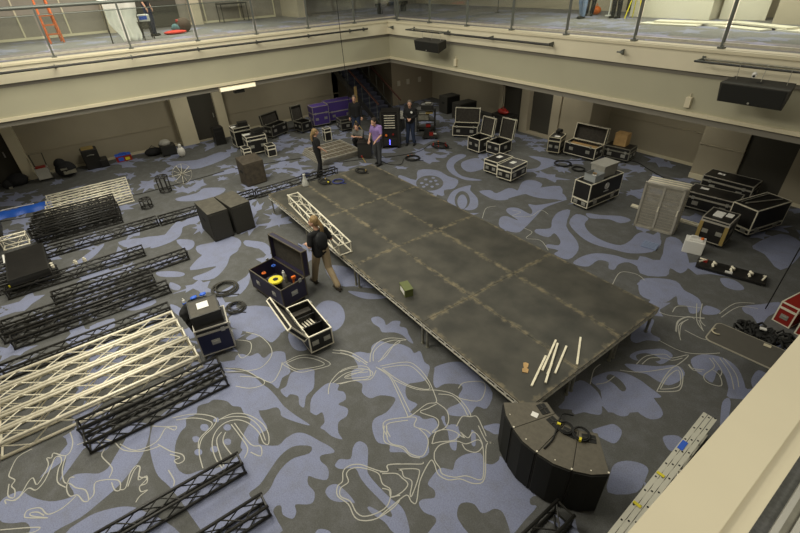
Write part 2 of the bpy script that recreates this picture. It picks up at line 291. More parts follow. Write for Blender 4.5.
# woven pattern outlines, metres on the floor (x, y, x, y, ...)
BLUE=[[6.01,-10.24,5.97,-10.1,6.01,-9.99,6.21,-9.87,6.44,-9.67,6.54,-9.48,6.53,-9.38,6.29,-9.43,6.19,-9.36,6.27,-9.21,6.39,-9.06,6.38,-8.93,6.25,-8.83,6.12,-8.73,5.96,-8.62,5.88,-8.7,5.94,-8.82,6.02,-8.91,5.96,-9.04,5.81,-9.12,5.66,-9.12,5.67,-8.9,5.7,-8.55,5.91,-8.29,6.17,-8.32,6.48,-8.48,6.62,-8.62,6.79,-8.85,6.89,-9.09,6.97,-9.34,6.97,-9.64,7.1,-9.67,6.87,-9.97,6.74,-9.9,6.58,-9.95,6.48,-10.1,6.32,-10.24],
[7.08,-9.51,7.03,-9.35,7.03,-9.16,7.13,-8.9,7.25,-8.74,7.36,-8.66,7.65,-8.47,8.01,-8.3,8.23,-8.35,7.33,-9.53],
[5.8,-7.85,5.87,-8.09,6.04,-8.25,6.38,-8.35,6.74,-8.37,6.99,-8.35,7.25,-8.26,7.57,-8.18,8.5,-7.93,8.82,-7.27,8.68,-7.21,8.51,-7.21,8.46,-7.15,8.5,-7.09,8.62,-7.12,8.75,-7.04,8.7,-6.96,8.6,-6.93,8.69,-6.81,8.72,-6.72,8.61,-6.64,8.45,-6.66,8.34,-6.6,8.44,-6.53,8.55,-6.42,8.47,-6.34,8.36,-6.32,8.24,-6.35,8.16,-6.3,8.24,-6.12,8.12,-6.12,7.94,-6.2,7.69,-6.31,7.57,-6.43,7.56,-6.6,7.6,-6.75,7.44,-6.94,7.36,-6.97,7.23,-6.9,7.21,-6.76,6.91,-6.76,6.78,-6.74,6.78,-6.75,6.85,-6.64,6.91,-6.48,7.03,-6.46,7.14,-6.48,7.39,-6.34,7.58,-6.19,7.27,-6.29,6.97,-6.37,6.69,-6.39,6.43,-6.43,6.28,-6.48,6.15,-6.5,5.99,-6.55,5.78,-6.7,5.64,-6.88,5.52,-6.99,5.53,-7.21,5.67,-7.1,5.8,-7.66],
[5.3,-6.61,5.32,-6.5,5.47,-6.4,5.49,-6.25,5.69,-6.21,5.64,-6.02,5.78,-5.84,6.01,-5.9,6.33,-5.96,6.37,-6.14,6.55,-6.29,6.39,-6.34,6.21,-6.42,5.92,-6.53,5.66,-6.66,5.47,-6.86,5.43,-6.7],
[6.61,-6.28,6.59,-6.16,6.41,-6.02,6.36,-5.9,6.52,-5.61,6.69,-5.66,6.93,-5.8,7.01,-5.98,7.2,-6.11,7.09,-6.15,6.93,-6.09,6.8,-6.18,6.82,-6.26],
[7.32,-6.06,7.11,-5.93,7.02,-5.75,6.99,-5.54,7.13,-5.41,7.23,-5.49,7.34,-5.42,7.49,-5.48,7.5,-5.63,7.67,-5.55,7.79,-5.64,7.81,-5.8,7.98,-5.9,8.12,-5.91,7.98,-6.01,7.81,-6.05,7.72,-6.08,7.67,-5.98,7.48,-5.92,7.47,-6.02,7.39,-6.06],
[4.93,-6.28,4.89,-6.05,5.02,-5.89,5.12,-5.67,5.26,-5.69,5.38,-5.91,5.24,-5.98,5.06,-6.04,5.04,-6.24],
[5.36,-5.56,5.3,-5.36,5.83,-5.35,6.0,-5.48,5.88,-5.63,5.65,-5.65],
[4.46,-6.49,4.65,-6.26,4.83,-6.41,4.69,-6.49],
[6.65,-4.84,6.69,-4.69,6.84,-4.56,6.7,-4.43,6.69,-4.23,6.88,-4.12,7.0,-3.97,7.21,-3.89,7.36,-3.91,7.39,-3.79,7.65,-3.9,7.79,-3.89,7.92,-4.03,8.0,-4.16,7.94,-4.32,7.88,-4.45,7.96,-4.57,8.14,-4.65,8.32,-4.59,8.37,-4.78,8.52,-4.71,8.62,-4.68,8.7,-4.55,8.88,-4.62,8.92,-4.85,9.11,-4.99,9.12,-5.13,9.02,-5.24,8.88,-5.29,8.75,-5.45,8.65,-5.39,8.52,-5.5,8.38,-5.49,8.21,-5.42,8.11,-5.3,8.13,-5.09,8.05,-4.87,7.96,-4.81,7.78,-4.97,7.73,-5.14,7.53,-5.18,7.38,-5.08,7.18,-5.16,7.01,-5.07,7.0,-4.93,6.81,-4.88],
[7.92,-3.89,7.87,-3.8,7.97,-3.5,8.19,-3.31,8.56,-3.37,8.91,-3.44,9.08,-3.75,8.95,-3.85,9.0,-4.04,8.93,-4.19,8.78,-4.32,8.69,-4.24,8.73,-4.0,8.61,-3.94,8.53,-3.77,8.42,-3.77,8.27,-3.95,8.25,-4.12,8.12,-4.08],
[9.3,-4.02,9.4,-3.81,9.51,-3.98,9.39,-4.03],
[8.77,-4.46,8.77,-4.39,8.9,-4.47,9.03,-4.37,9.2,-4.44,9.15,-4.56,9.03,-4.54],
[6.01,-3.99,6.06,-3.85,6.23,-3.82,6.38,-3.87,6.36,-3.7,6.47,-3.58,6.58,-3.68,6.71,-3.61,6.88,-3.68,7.14,-3.76,7.04,-3.8,6.83,-3.79,6.66,-3.87,6.51,-4.05,6.35,-4.02,6.17,-4.05],
[5.61,-4.39,5.77,-4.52,5.86,-4.68,5.86,-4.82,5.77,-4.94,5.6,-5.0,5.39,-4.99,5.18,-4.92,5.0,-4.79,4.89,-4.62,4.88,-4.46,4.99,-4.34,5.17,-4.28,5.39,-4.3],
[4.89,-3.89,5.1,-3.69,5.48,-3.4,5.65,-3.36,5.43,-3.69,5.17,-3.84],
[3.66,-3.78,4.18,-3.96,4.64,-3.9,4.82,-3.68,5.17,-3.31,4.12,-3.37],
[9.48,-5.32,9.43,-5.2,9.4,-5.03,9.49,-4.94,9.53,-4.89,9.45,-4.76,9.47,-4.58,9.59,-4.4,9.73,-4.46,9.82,-4.39,9.83,-4.27,9.8,-4.2,9.98,-4.23,10.21,-4.23,10.42,-4.24,10.67,-3.96,10.48,-4.3,10.53,-4.41,10.6,-4.37,10.62,-4.63,10.64,-4.89,10.54,-4.85,10.38,-4.78,10.28,-4.83,10.25,-4.95,10.2,-5.01,10.08,-5.0,9.99,-5.07,9.96,-5.17,10.05,-5.29,10.19,-5.32,10.34,-5.36,10.03,-5.76,9.97,-5.68,9.94,-5.56,9.87,-5.53,9.75,-5.6,9.62,-5.59,9.6,-5.51,9.68,-5.37,9.6,-5.3],
[8.94,-4.46,9.04,-4.34,9.19,-4.5,9.33,-4.65,9.26,-4.69,9.14,-4.62],
[9.22,-4.23,9.31,-4.23,9.45,-4.37,9.4,-4.4],
[9.29,-4.02,9.42,-3.8,9.53,-3.95,9.45,-4.0,9.36,-4.05],
[8.4,-6.17,8.39,-6.1,8.48,-5.98,8.35,-5.86,8.3,-5.76,8.35,-5.69,8.49,-5.68,8.73,-5.84,8.85,-5.9,9.12,-5.88,9.36,-5.84,9.49,-5.8,9.64,-5.82,9.85,-5.93,9.72,-6.07,9.53,-6.09,9.35,-6.16,9.24,-6.17,9.25,-6.13,9.39,-6.06,9.53,-5.99,9.47,-5.95,9.22,-5.98,9.02,-6.01,8.83,-6.02,8.67,-6.0,8.59,-6.08,8.53,-6.18,8.44,-6.22],
[8.7,-6.52,8.65,-6.44,8.69,-6.34,8.8,-6.3,8.96,-6.27,9.08,-6.27,9.01,-6.33,8.93,-6.44,8.83,-6.51],
[9.08,-6.85,9.11,-6.78,9.2,-6.72,9.28,-6.75,9.15,-6.92],
[9.66,-2.2,9.9,-2.1,10.16,-2.24,10.27,-2.41,10.18,-2.52,10.08,-2.59,9.97,-2.74],
[9.76,-1.94,9.78,-1.69,9.87,-1.47,10.05,-1.32,10.28,-1.28,10.43,-1.3,10.65,-1.33,10.66,-1.39,10.58,-1.51,10.67,-1.56,10.75,-1.65,10.32,-2.29,9.99,-2.0],
[10.03,-2.01,10.16,-1.7,10.47,-1.44,10.68,-1.51,10.84,-1.62,10.87,-1.76,10.79,-1.9,10.65,-1.93,10.51,-1.92,10.54,-2.1,10.47,-2.21,10.31,-2.23,10.18,-2.08],
[10.38,-2.69,10.44,-2.53,10.5,-2.42,10.63,-2.43,10.69,-2.57,10.69,-2.72,10.59,-2.77,10.47,-2.8,10.36,-2.78],
[10.93,-3.21,10.88,-3.02,10.95,-2.84,11.09,-2.72,11.2,-2.71,11.25,-2.84,11.29,-3.16,11.06,-3.46],
[11.08,-2.08,11.09,-1.99,11.2,-1.86,11.34,-1.91,11.37,-2.03,11.27,-2.18,11.19,-2.18],
[11.53,-1.28,11.42,-1.0,11.32,-0.69,11.34,-0.53,11.42,-0.64,11.52,-1.0,11.56,-1.29],
[9.61,-0.45,9.47,0.01,9.53,0.27,9.62,0.39,9.76,-0.01,9.95,-0.03,9.98,-0.13,9.83,-0.27,9.75,-0.49],
[9.86,-0.9,9.87,-0.69,10.0,-0.44,10.15,-0.25,10.32,-0.28,10.34,-0.46,10.3,-0.66,10.16,-0.68,9.99,-0.9],
[9.91,-1.15,10.04,-0.99,10.28,-0.76,10.48,-0.47,10.65,-0.53,10.69,-0.76,10.62,-1.02,10.44,-1.07,10.27,-1.07,10.11,-1.17],
[9.75,-2.64,9.63,-2.38,9.65,-2.07,9.85,-2.03,10.06,-2.11,10.2,-2.32,9.81,-2.83],
[9.66,1.23,9.61,1.61,9.92,1.66,10.04,1.3,9.96,1.14,9.8,1.31],
[10.57,-0.14,10.63,0.14,10.82,0.31,11.01,0.34,11.19,0.24,11.36,0.01,11.45,-0.1,11.61,0.16,11.76,0.0,11.36,-0.52,11.25,-0.31,11.09,-0.07,10.97,-0.03,11.04,-0.39,10.9,-0.38,10.73,-0.33],
[11.4,0.19,11.39,0.49,11.54,0.5,11.65,0.33,11.59,-0.05,11.49,0.0],
[7.96,2.8,7.88,3.8,8.17,3.35,8.29,2.75,8.06,2.62],
[8.17,3.66,8.44,3.82,8.96,3.14,9.16,2.71,9.15,2.37,8.91,2.4,9.01,2.02,8.59,1.69,8.2,2.36,8.59,2.56],
[8.73,1.44,8.91,1.78,9.24,2.0,9.51,1.81,9.69,1.79,9.88,1.71,10.01,1.44,9.96,1.13,9.77,1.36,9.67,1.23,9.51,1.47,9.48,1.11,9.27,0.95,9.0,0.96],
[10.06,1.41,10.04,1.63,10.28,1.68,10.29,1.49,10.14,1.31],
[10.51,2.17,10.7,2.5,10.89,2.85,11.04,2.72,10.94,2.2,10.96,1.76,10.75,1.96,10.6,1.98],
[9.67,4.84,9.87,6.0,10.32,5.91,10.54,5.17,10.48,4.18,10.0,4.65],
[9.79,2.85,10.01,3.0,10.27,2.84,10.2,2.64,9.98,2.6],
[0.22,1.01,0.95,1.16,0.29,1.77,0.72,2.25,1.41,2.2,1.9,2.22,2.3,1.68,2.2,1.33,2.5,0.99,1.34,0.85,0.58,0.74],
[2.73,1.03,2.41,1.58,2.47,2.24,2.75,1.96,3.33,1.71,3.77,1.27,3.74,0.93,3.31,0.84,2.95,0.84],
[0.67,2.77,0.16,3.42,0.09,3.99,0.41,4.01,0.62,3.3,1.0,2.85,1.73,2.56,2.43,2.83,2.08,2.43,1.37,2.43],
[3.0,2.12,3.17,2.44,3.46,2.42,3.44,2.99,3.72,3.06,3.92,2.83,3.76,2.54,4.0,2.37,3.81,2.05,3.41,2.02],
[0.76,3.47,0.81,4.14,1.3,4.06,1.72,3.64,1.66,3.02,1.2,3.06],
[2.69,4.44,3.08,4.6,3.18,5.55,3.08,6.02,2.54,6.03,1.97,5.71,2.66,5.55,2.93,4.99],
[3.88,3.25,4.03,3.65,4.42,4.33,4.97,3.59,4.59,3.16,4.12,3.06],
[4.68,1.27,4.71,1.49,4.9,1.52,5.09,1.56,4.56,1.69,4.4,1.91,4.59,2.13,5.07,2.1,4.94,2.34,4.61,2.56,4.81,2.68,4.99,3.1,5.17,3.73,5.11,3.23,5.09,2.7,5.26,2.13,5.51,1.33,5.53,0.98,5.05,0.88],
[5.51,2.8,5.65,3.16,6.16,2.28,6.79,1.85,7.11,1.47,7.21,0.94,6.85,0.87,6.8,1.1,6.52,0.99,6.45,1.14,6.65,1.3,6.52,1.54,6.2,1.72,6.23,1.43,5.89,1.36,5.75,1.53,5.96,1.86,5.7,2.27],
[6.11,2.48,5.91,3.08,6.27,3.12,6.41,2.74,6.8,2.43,7.27,2.34,7.63,2.47,7.66,2.88,7.59,3.28,7.67,3.53,8.07,3.53,8.27,3.16,8.27,2.72,7.99,2.31,7.61,2.15,7.19,2.02,6.73,2.1],
[6.06,3.34,6.38,3.53,6.77,3.89,7.08,3.88,7.0,3.52,6.66,3.48,6.31,3.16],
[7.36,0.92,7.34,1.31,7.47,1.69,7.8,1.94,8.11,2.03,8.37,2.27,8.62,2.5,8.81,2.14,8.73,1.79,8.49,1.88,8.18,1.91,8.08,1.65,8.14,1.39,8.03,1.33,7.88,1.55,7.68,1.45,7.69,1.05,7.51,0.9],
[3.47,2.56,3.8,2.94,3.41,3.68,3.51,4.06,3.94,4.04,4.2,3.62,4.7,3.96,5.17,3.62,4.69,3.29,4.32,3.08,4.07,3.01,3.87,2.13],
[8.77,1.23,8.83,1.61,9.05,1.69,9.14,1.53],
[-3.15,-5.71,-3.11,-5.07,-3.36,-4.74,-2.88,-4.19,-2.47,-4.46,-2.44,-5.13,-2.81,-5.67],
[0.54,-6.06,0.61,-5.65,0.57,-5.19,1.01,-5.01,1.4,-5.2,1.49,-5.71,1.04,-6.09],
[-0.98,-7.2,-0.73,-6.56,-1.1,-6.08,-1.12,-5.91,-0.54,-6.33,-0.26,-7.02,-0.5,-7.63],
[-4.48,-3.83,-4.58,-3.34,-4.07,-3.36,-4.29,-4.18],
[1.09,-4.92,1.47,-4.63,1.78,-4.75,1.51,-4.91],
[-7.08,-5.17,-6.47,-4.16,-6.76,-3.11,-5.97,-2.95,-5.44,-4.29,-5.98,-4.9],
[0.63,-6.09,0.61,-5.71,0.99,-5.17,1.48,-5.23,1.64,-5.5,2.05,-5.74,2.39,-6.14,2.22,-6.48,2.01,-6.54,2.0,-6.22,1.88,-5.94,1.64,-6.51,1.26,-6.26,1.06,-6.05],
[-0.2,-7.09,-0.58,-6.7,-1.34,-6.14,-1.09,-6.03,-0.36,-6.27,-0.14,-6.69],
[1.12,-4.94,1.5,-4.57,1.95,-4.53,2.29,-4.72,1.74,-4.78,1.42,-4.99],
[-0.19,-6.41,0.11,-6.06,0.49,-6.11,0.56,-6.34],
[2.97,-5.94,2.81,-5.5,2.62,-5.33,3.17,-5.58,3.44,-5.97,3.1,-6.27],
[4.14,-6.42,3.95,-5.91,4.41,-5.45,4.95,-5.42,5.24,-5.64,4.83,-6.15,4.38,-6.42],
[1.18,-7.2,1.4,-6.87,1.69,-6.66,1.78,-6.78,1.45,-7.17],
[1.87,-7.03,2.2,-6.88,2.34,-6.96,2.13,-7.09],
[2.48,-8.78,2.51,-8.33,2.93,-8.42,2.85,-8.71],
[2.04,-8.14,2.07,-7.64,2.5,-7.47,2.52,-7.89,2.24,-8.13],
[2.78,-7.23,3.08,-7.09,3.37,-7.16,3.04,-7.25],
[-0.52,-8.98,-1.28,-8.21,-1.23,-8.07,-0.67,-8.42,-0.37,-8.94],
[-1.16,-7.73,-0.99,-7.19,-0.52,-6.97,-0.57,-7.52],
[-0.11,-6.32,0.23,-6.08,0.56,-6.17,0.31,-6.31]]
GREY=[[6.99,-8.1,6.62,-8.03,6.41,-7.9,6.35,-7.8,6.19,-7.75,6.21,-7.6,6.06,-7.53,6.1,-7.37,6.09,-7.27,6.25,-7.11,6.42,-7.06,6.53,-6.96,6.68,-6.96,6.89,-6.92,7.05,-7.08,7.26,-7.22,7.34,-7.22,7.41,-7.4,7.39,-7.63,7.28,-7.83,7.22,-8.01],
[8.06,-7.38,8.03,-7.21,7.91,-7.01,7.79,-6.8,7.76,-6.59,7.85,-6.43,7.95,-6.35,8.02,-6.43,7.95,-6.64,7.97,-6.81,8.05,-6.97,8.17,-7.11,8.21,-7.22,8.21,-7.34],
[1.76,1.68,1.95,1.44,2.01,1.17,1.93,0.95,1.72,0.84,1.44,0.85,1.15,1.0,0.94,1.25,0.86,1.53,0.95,1.76,1.17,1.88,1.47,1.85],
[3.28,1.44,3.52,1.15,3.6,0.91,3.51,0.81,3.27,0.87,2.97,1.09,2.72,1.38,2.61,1.64,2.71,1.75,2.97,1.67],
[9.89,-1.55,10.07,-1.54,10.23,-1.63,10.22,-1.74,10.06,-1.7,9.9,-1.69],
[9.92,-0.78,10.0,-0.6,10.15,-0.53,10.25,-0.57,10.14,-0.78,10.01,-0.87]]
DOTS=[[6.6,-7.51,6.64,-7.53,6.64,-7.57,6.61,-7.6,6.57,-7.62,6.52,-7.62,6.48,-7.6,6.48,-7.57,6.51,-7.53,6.55,-7.51],
[6.73,-7.69,6.76,-7.71,6.76,-7.74,6.74,-7.77,6.7,-7.78,6.66,-7.78,6.63,-7.77,6.63,-7.74,6.65,-7.71,6.69,-7.69],
[6.99,-7.72,7.02,-7.74,7.02,-7.77,7.0,-7.8,6.96,-7.82,6.92,-7.82,6.89,-7.8,6.89,-7.77,6.91,-7.74,6.95,-7.72],
[7.09,-7.31,7.12,-7.33,7.12,-7.36,7.09,-7.39,7.06,-7.4,7.02,-7.4,6.99,-7.38,6.99,-7.35,7.01,-7.32,7.05,-7.3],
[6.83,-7.22,6.86,-7.24,6.86,-7.27,6.84,-7.3,6.8,-7.32,6.75,-7.32,6.73,-7.3,6.72,-7.27,6.75,-7.23,6.79,-7.22],
[6.57,-7.33,6.59,-7.35,6.59,-7.37,6.57,-7.39,6.54,-7.41,6.51,-7.41,6.49,-7.39,6.48,-7.37,6.5,-7.34,6.53,-7.33],
[7.09,-7.51,7.12,-7.53,7.12,-7.56,7.1,-7.59,7.06,-7.61,7.02,-7.61,6.99,-7.59,6.99,-7.56,7.01,-7.53,7.05,-7.51],
[3.31,1.3,3.5,1.07,3.58,0.9,3.52,0.83,3.35,0.9,3.11,1.07,2.91,1.3,2.82,1.49,2.88,1.56,3.07,1.48],
[1.32,1.19,1.35,1.12,1.31,1.07,1.23,1.1,1.2,1.16,1.24,1.21],
[1.17,1.48,1.21,1.41,1.16,1.36,1.09,1.39,1.05,1.46,1.09,1.51],
[1.53,1.23,1.56,1.16,1.53,1.12,1.45,1.14,1.41,1.21,1.45,1.25],
[1.41,1.5,1.45,1.43,1.41,1.38,1.33,1.41,1.3,1.48,1.34,1.52],
[1.77,1.26,1.81,1.19,1.77,1.15,1.7,1.17,1.66,1.24,1.7,1.28],
[1.47,1.67,1.51,1.6,1.47,1.55,1.39,1.58,1.36,1.65,1.4,1.69],
[1.74,1.51,1.77,1.45,1.73,1.4,1.66,1.42,1.62,1.49,1.66,1.54],
[1.59,1.05,1.62,0.98,1.58,0.94,1.51,0.96,1.48,1.03,1.52,1.07],
[1.24,1.76,1.27,1.69,1.23,1.65,1.15,1.67,1.11,1.74,1.16,1.79]]
LINES=[[5.27,-9.85,5.28,-9.98,5.34,-10.06,5.53,-10.13,5.62,-10.14,5.74,-10.07,5.82,-10.11,5.93,-10.07,6.06,-10.08,5.97,-10.15,5.76,-10.14],
[6.1,-10.17,6.02,-10.18,6.12,-10.06,6.03,-9.94,6.03,-9.89,6.12,-9.82,6.04,-9.72,5.87,-9.64,5.68,-9.57,5.71,-9.5,5.83,-9.49,5.95,-9.54,6.17,-9.56,6.34,-9.47],
[5.28,-9.34,5.53,-9.32,5.71,-9.37,5.73,-9.45,5.57,-9.58,5.65,-9.61,5.61,-9.67,5.78,-9.66,6.03,-9.8,5.87,-9.85,5.9,-9.91,6.08,-10.01,6.1,-10.1],
[5.75,-9.43,5.99,-9.49,6.23,-9.48,6.32,-9.41,6.44,-9.35,6.57,-9.24,6.76,-9.22,6.74,-9.28,6.58,-9.34,6.53,-9.43,6.36,-9.46,6.21,-9.41,6.24,-9.35],
[6.76,-9.22,6.71,-9.15,6.52,-9.1,6.69,-8.84,6.87,-8.84,6.83,-8.9,6.67,-8.92],
[6.87,-8.84,6.89,-8.77,6.69,-8.68,6.61,-8.59,6.68,-8.54,6.87,-8.6,6.88,-8.49,7.0,-8.51,6.99,-8.6,7.09,-8.6,7.12,-8.52,7.15,-8.63,7.21,-8.69],
[5.63,-9.27,5.7,-9.04,5.96,-8.93,6.1,-8.98,6.42,-8.88,6.57,-8.94],
[5.78,-8.91,5.94,-8.79,6.2,-8.69,6.41,-8.44,6.47,-8.22],
[6.7,-9.7,6.53,-9.92,6.47,-9.96,6.4,-9.92,6.47,-9.78,6.64,-9.7,6.67,-9.56,6.63,-9.44,6.58,-9.36],
[6.63,-9.74,6.52,-9.81,6.47,-9.89,6.53,-9.88,6.69,-9.71],
[6.49,-10.23,6.69,-9.92,6.79,-9.79,6.8,-9.88,6.69,-10.06],
[6.04,-7.94,6.15,-7.68,6.33,-7.47,6.52,-7.36,6.65,-7.47,6.74,-7.65,6.96,-7.76,7.27,-7.79],
[6.12,-7.9,6.25,-7.67,6.43,-7.5,6.59,-7.45,6.72,-7.68,6.88,-7.75],
[6.56,-7.34,6.58,-7.11,6.77,-6.91,7.08,-6.79,7.32,-6.79,7.49,-6.86,7.41,-6.91,7.19,-6.9,6.92,-6.97,6.74,-7.1,6.68,-7.28,6.76,-7.45,6.95,-7.56,7.22,-7.59,7.45,-7.56],
[6.56,-7.31,6.65,-7.11,6.83,-6.93,7.11,-6.85,7.4,-6.87],
[6.77,-7.2,7.08,-7.16,7.36,-7.14,7.49,-7.24],
[6.78,-7.15,7.32,-7.08,7.45,-6.97,7.61,-7.03,7.45,-7.13],
[6.82,-7.37,6.92,-7.48,7.23,-7.52,7.44,-7.53],
[6.86,-7.32,7.02,-7.41,7.35,-7.37],
[6.0,-8.24,6.16,-8.06,6.25,-7.93,6.31,-7.97,6.18,-8.07,6.36,-8.25,6.32,-8.54,6.04,-8.72],
[6.42,-8.24,6.67,-8.11,6.84,-7.98,6.96,-7.98,6.96,-8.07,6.87,-8.1,6.87,-8.02,6.72,-8.13],
[6.98,-8.21,7.2,-8.18,7.29,-8.21],
[6.89,-8.74,6.67,-8.62,6.65,-8.54,6.82,-8.58,6.92,-8.49,6.99,-8.6],
[8.76,-5.84,8.65,-5.91,8.57,-6.03,8.58,-6.16,8.71,-6.25,8.73,-6.34,8.85,-6.41,9.04,-6.35,9.23,-6.37,9.34,-6.31,9.43,-6.15,9.45,-5.9,9.42,-5.76],
[8.78,-5.86,8.67,-5.96,8.62,-6.07,8.65,-6.15,8.77,-6.19,8.78,-6.32,8.88,-6.38,9.02,-6.31,9.2,-6.32,9.31,-6.26,9.38,-6.08,9.37,-5.92,9.23,-5.78,9.09,-5.82,8.93,-5.78,8.78,-5.86],
[8.76,-5.84,8.91,-5.74,8.98,-5.65,8.9,-5.6,9.0,-5.44],
[9.31,-5.84,9.37,-5.72],
[8.92,-5.75,8.98,-5.65,8.9,-5.6,9.05,-5.38,9.19,-5.2,9.18,-5.16],
[9.43,-6.1,9.42,-5.89,9.42,-5.65,9.53,-5.65,9.58,-5.6,9.37,-5.37,9.23,-5.07,9.3,-5.05,9.46,-5.11,9.61,-5.05,9.7,-4.91,9.87,-4.8,9.9,-4.63,9.55,-4.24,9.59,-4.13,9.5,-4.19,9.23,-4.09],
[8.96,-5.74,9.08,-5.58,9.19,-5.55,9.31,-5.54,9.35,-5.67,9.32,-5.83,9.22,-5.8,9.14,-5.86],
[9.04,-5.53,9.2,-5.31,9.29,-5.32,9.47,-5.59,9.44,-5.6,9.31,-5.47,9.19,-5.52,9.1,-5.49,9.04,-5.53],
[9.16,-4.93,9.26,-5.01,9.4,-5.03,9.49,-5.06,9.63,-4.96,9.72,-4.81,9.88,-4.7,9.83,-4.58,9.55,-4.31,9.41,-4.27,9.35,-4.46,9.22,-4.55,9.12,-4.78,9.16,-4.93],
[8.32,-5.26,8.53,-5.41,8.65,-5.38,8.81,-5.27,8.99,-5.25,9.1,-5.16],
[8.35,-5.23,8.53,-5.35,8.66,-5.35,8.81,-5.24,8.96,-5.23,9.1,-5.11,9.0,-4.92,8.87,-4.85,8.68,-4.86],
[9.03,-4.87,8.91,-4.68,9.0,-4.51,9.15,-4.44,9.19,-4.56,9.08,-4.75,9.03,-4.87],
[9.15,-4.44,9.26,-4.41,9.14,-4.39,9.29,-4.37,9.26,-4.24,9.36,-4.22,9.52,-4.29,9.54,-4.44,9.42,-4.53,9.31,-4.51],
[7.03,-4.69,6.83,-4.53,6.69,-4.28,6.74,-4.03,6.98,-3.81,6.91,-4.0,7.09,-4.37,7.12,-4.57],
[7.05,-4.63,6.86,-4.49,6.78,-4.25,6.84,-4.0,6.95,-3.94,6.97,-4.19,7.11,-4.51],
[6.41,-4.97,6.62,-4.83,7.03,-4.73],
[6.47,-5.0,6.74,-4.85,7.06,-4.77],
[7.23,-4.6,7.45,-4.16,7.7,-4.08,8.03,-4.12,8.33,-4.23,8.48,-4.32,8.41,-4.47,8.43,-4.83,8.33,-4.83,7.86,-4.69,7.53,-4.61,7.2,-4.67],
[7.29,-4.6,7.51,-4.21,7.78,-4.14,8.19,-4.21,8.0,-4.41,7.7,-4.53,7.29,-4.6],
[7.25,-4.65,7.6,-4.59,8.37,-4.78],
[7.66,-4.59,8.06,-4.41,8.29,-4.15,8.52,-3.99,8.8,-3.98,9.03,-4.06,8.95,-4.17,9.03,-4.37],
[8.37,-4.18,8.55,-4.02,8.81,-4.03,9.01,-4.09,9.09,-3.99,9.31,-4.07,9.44,-4.13],
[6.9,-5.25,6.95,-5.03,7.2,-4.8,7.32,-4.87,7.09,-5.24,7.05,-5.13,7.21,-4.85],
[7.14,-5.39,7.24,-5.12,7.38,-4.91,7.27,-4.71],
[8.48,-4.32,8.7,-4.29,8.87,-4.39,8.94,-4.54,8.88,-4.74,8.85,-4.59,8.72,-4.52,8.47,-4.65,8.49,-4.5,8.51,-4.34],
[8.49,-3.83,8.46,-3.66,8.68,-3.4,8.9,-3.71,8.7,-3.93,8.59,-3.97],
[8.52,-5.33,8.35,-5.3,8.26,-5.18,8.41,-4.89,8.52,-4.77,8.62,-4.89,8.79,-4.79,8.89,-4.78],
[8.54,-5.3,8.38,-5.26,8.33,-5.17,8.47,-4.9],
[6.05,-6.0,6.05,-5.67,6.24,-5.43,6.62,-5.29,6.54,-5.62,6.42,-5.85,6.05,-6.0],
[6.08,-5.93,6.12,-5.66,6.31,-5.47,6.55,-5.38,6.47,-5.63,6.33,-5.85,6.08,-5.93],
[7.21,-5.66,7.0,-5.5,6.88,-5.19,6.98,-4.91,7.14,-4.79,7.34,-4.92,7.2,-5.21,7.1,-5.44],
[7.04,-5.48,6.99,-5.17,7.13,-4.87,7.07,-5.22],
[4.76,-6.22,5.06,-6.04,5.46,-5.99,5.73,-6.08,5.89,-6.36,5.75,-6.66,5.52,-6.99],
[4.86,-6.46,5.1,-6.26,5.37,-6.36,5.43,-6.54,5.27,-6.56],
[5.47,-6.9,5.75,-6.62,6.12,-6.46,6.35,-6.32,6.17,-6.09,6.01,-5.98],
[6.03,-6.87,6.24,-6.68,6.3,-6.45,6.12,-6.46,5.85,-6.73],
[6.32,-5.08,6.56,-4.87,6.84,-4.77,7.01,-4.75],
[6.38,-5.12,6.63,-4.91,6.92,-4.83],
[10.04,-0.99,10.04,-0.67,10.22,-0.37,10.35,-0.36,10.49,-0.06,10.49,-0.42,10.43,-0.65,10.18,-1.11,9.94,-1.34],
[10.1,-0.91,10.11,-0.66,10.27,-0.47,10.38,-0.41,10.46,-0.22],
[10.57,-1.3,10.48,-0.81,10.49,-0.49,10.65,-0.6,10.78,-0.93,10.73,-1.1,10.57,-1.3],
[10.58,-1.21,10.52,-0.83,10.56,-0.56,10.73,-0.84,10.7,-1.03,10.58,-1.21],
[10.06,0.37,9.94,0.69,9.99,0.99,10.21,1.17],
[10.22,0.21,10.0,0.57,10.01,0.87],
[9.55,0.69,9.78,0.78,10.2,1.2],
[9.96,-0.1,10.36,-0.07,10.61,0.13,10.81,0.42],
[10.13,0.55,10.42,0.55,10.53,0.61],
[10.6,-0.28,10.69,-0.33,10.83,-0.21],
[9.81,-2.02,9.66,-1.69,9.65,-1.48],
[9.87,-1.94,9.95,-1.77,9.96,-1.54],
[9.72,0.9,9.7,1.18,10.01,1.46],
[10.16,1.05,10.34,0.81],
[10.75,0.15,10.9,0.0,10.88,-0.34,10.99,-0.46,11.16,-0.36,11.04,-0.14,10.91,-0.1],
[10.78,0.2,11.01,0.01,11.06,-0.18],
[10.86,0.29,11.13,0.04,11.32,-0.28],
[10.9,0.34,11.19,0.11,11.35,-0.17],
[10.6,-0.3,10.71,-0.36,10.82,-0.28],
[9.89,1.55,10.15,0.99,10.37,0.79],
[9.96,1.63,10.16,1.1,10.32,0.96],
[10.39,1.47,10.46,2.07,10.72,2.3],
[10.32,1.55,10.37,2.14,10.61,2.44],
[10.04,0.38,9.92,0.71,9.98,1.0,10.1,1.02],
[10.16,0.29,10.01,0.66,10.02,0.92],
[4.37,0.88,3.99,1.42,4.09,1.74],
[4.58,1.9,4.82,1.98,4.83,1.62,5.16,2.0,5.11,2.51,5.41,2.48],
[5.51,1.33,5.79,1.32,5.9,0.95,6.2,1.15,6.64,0.91],
[8.44,0.83,8.29,1.39,8.56,1.59,8.8,1.51]]
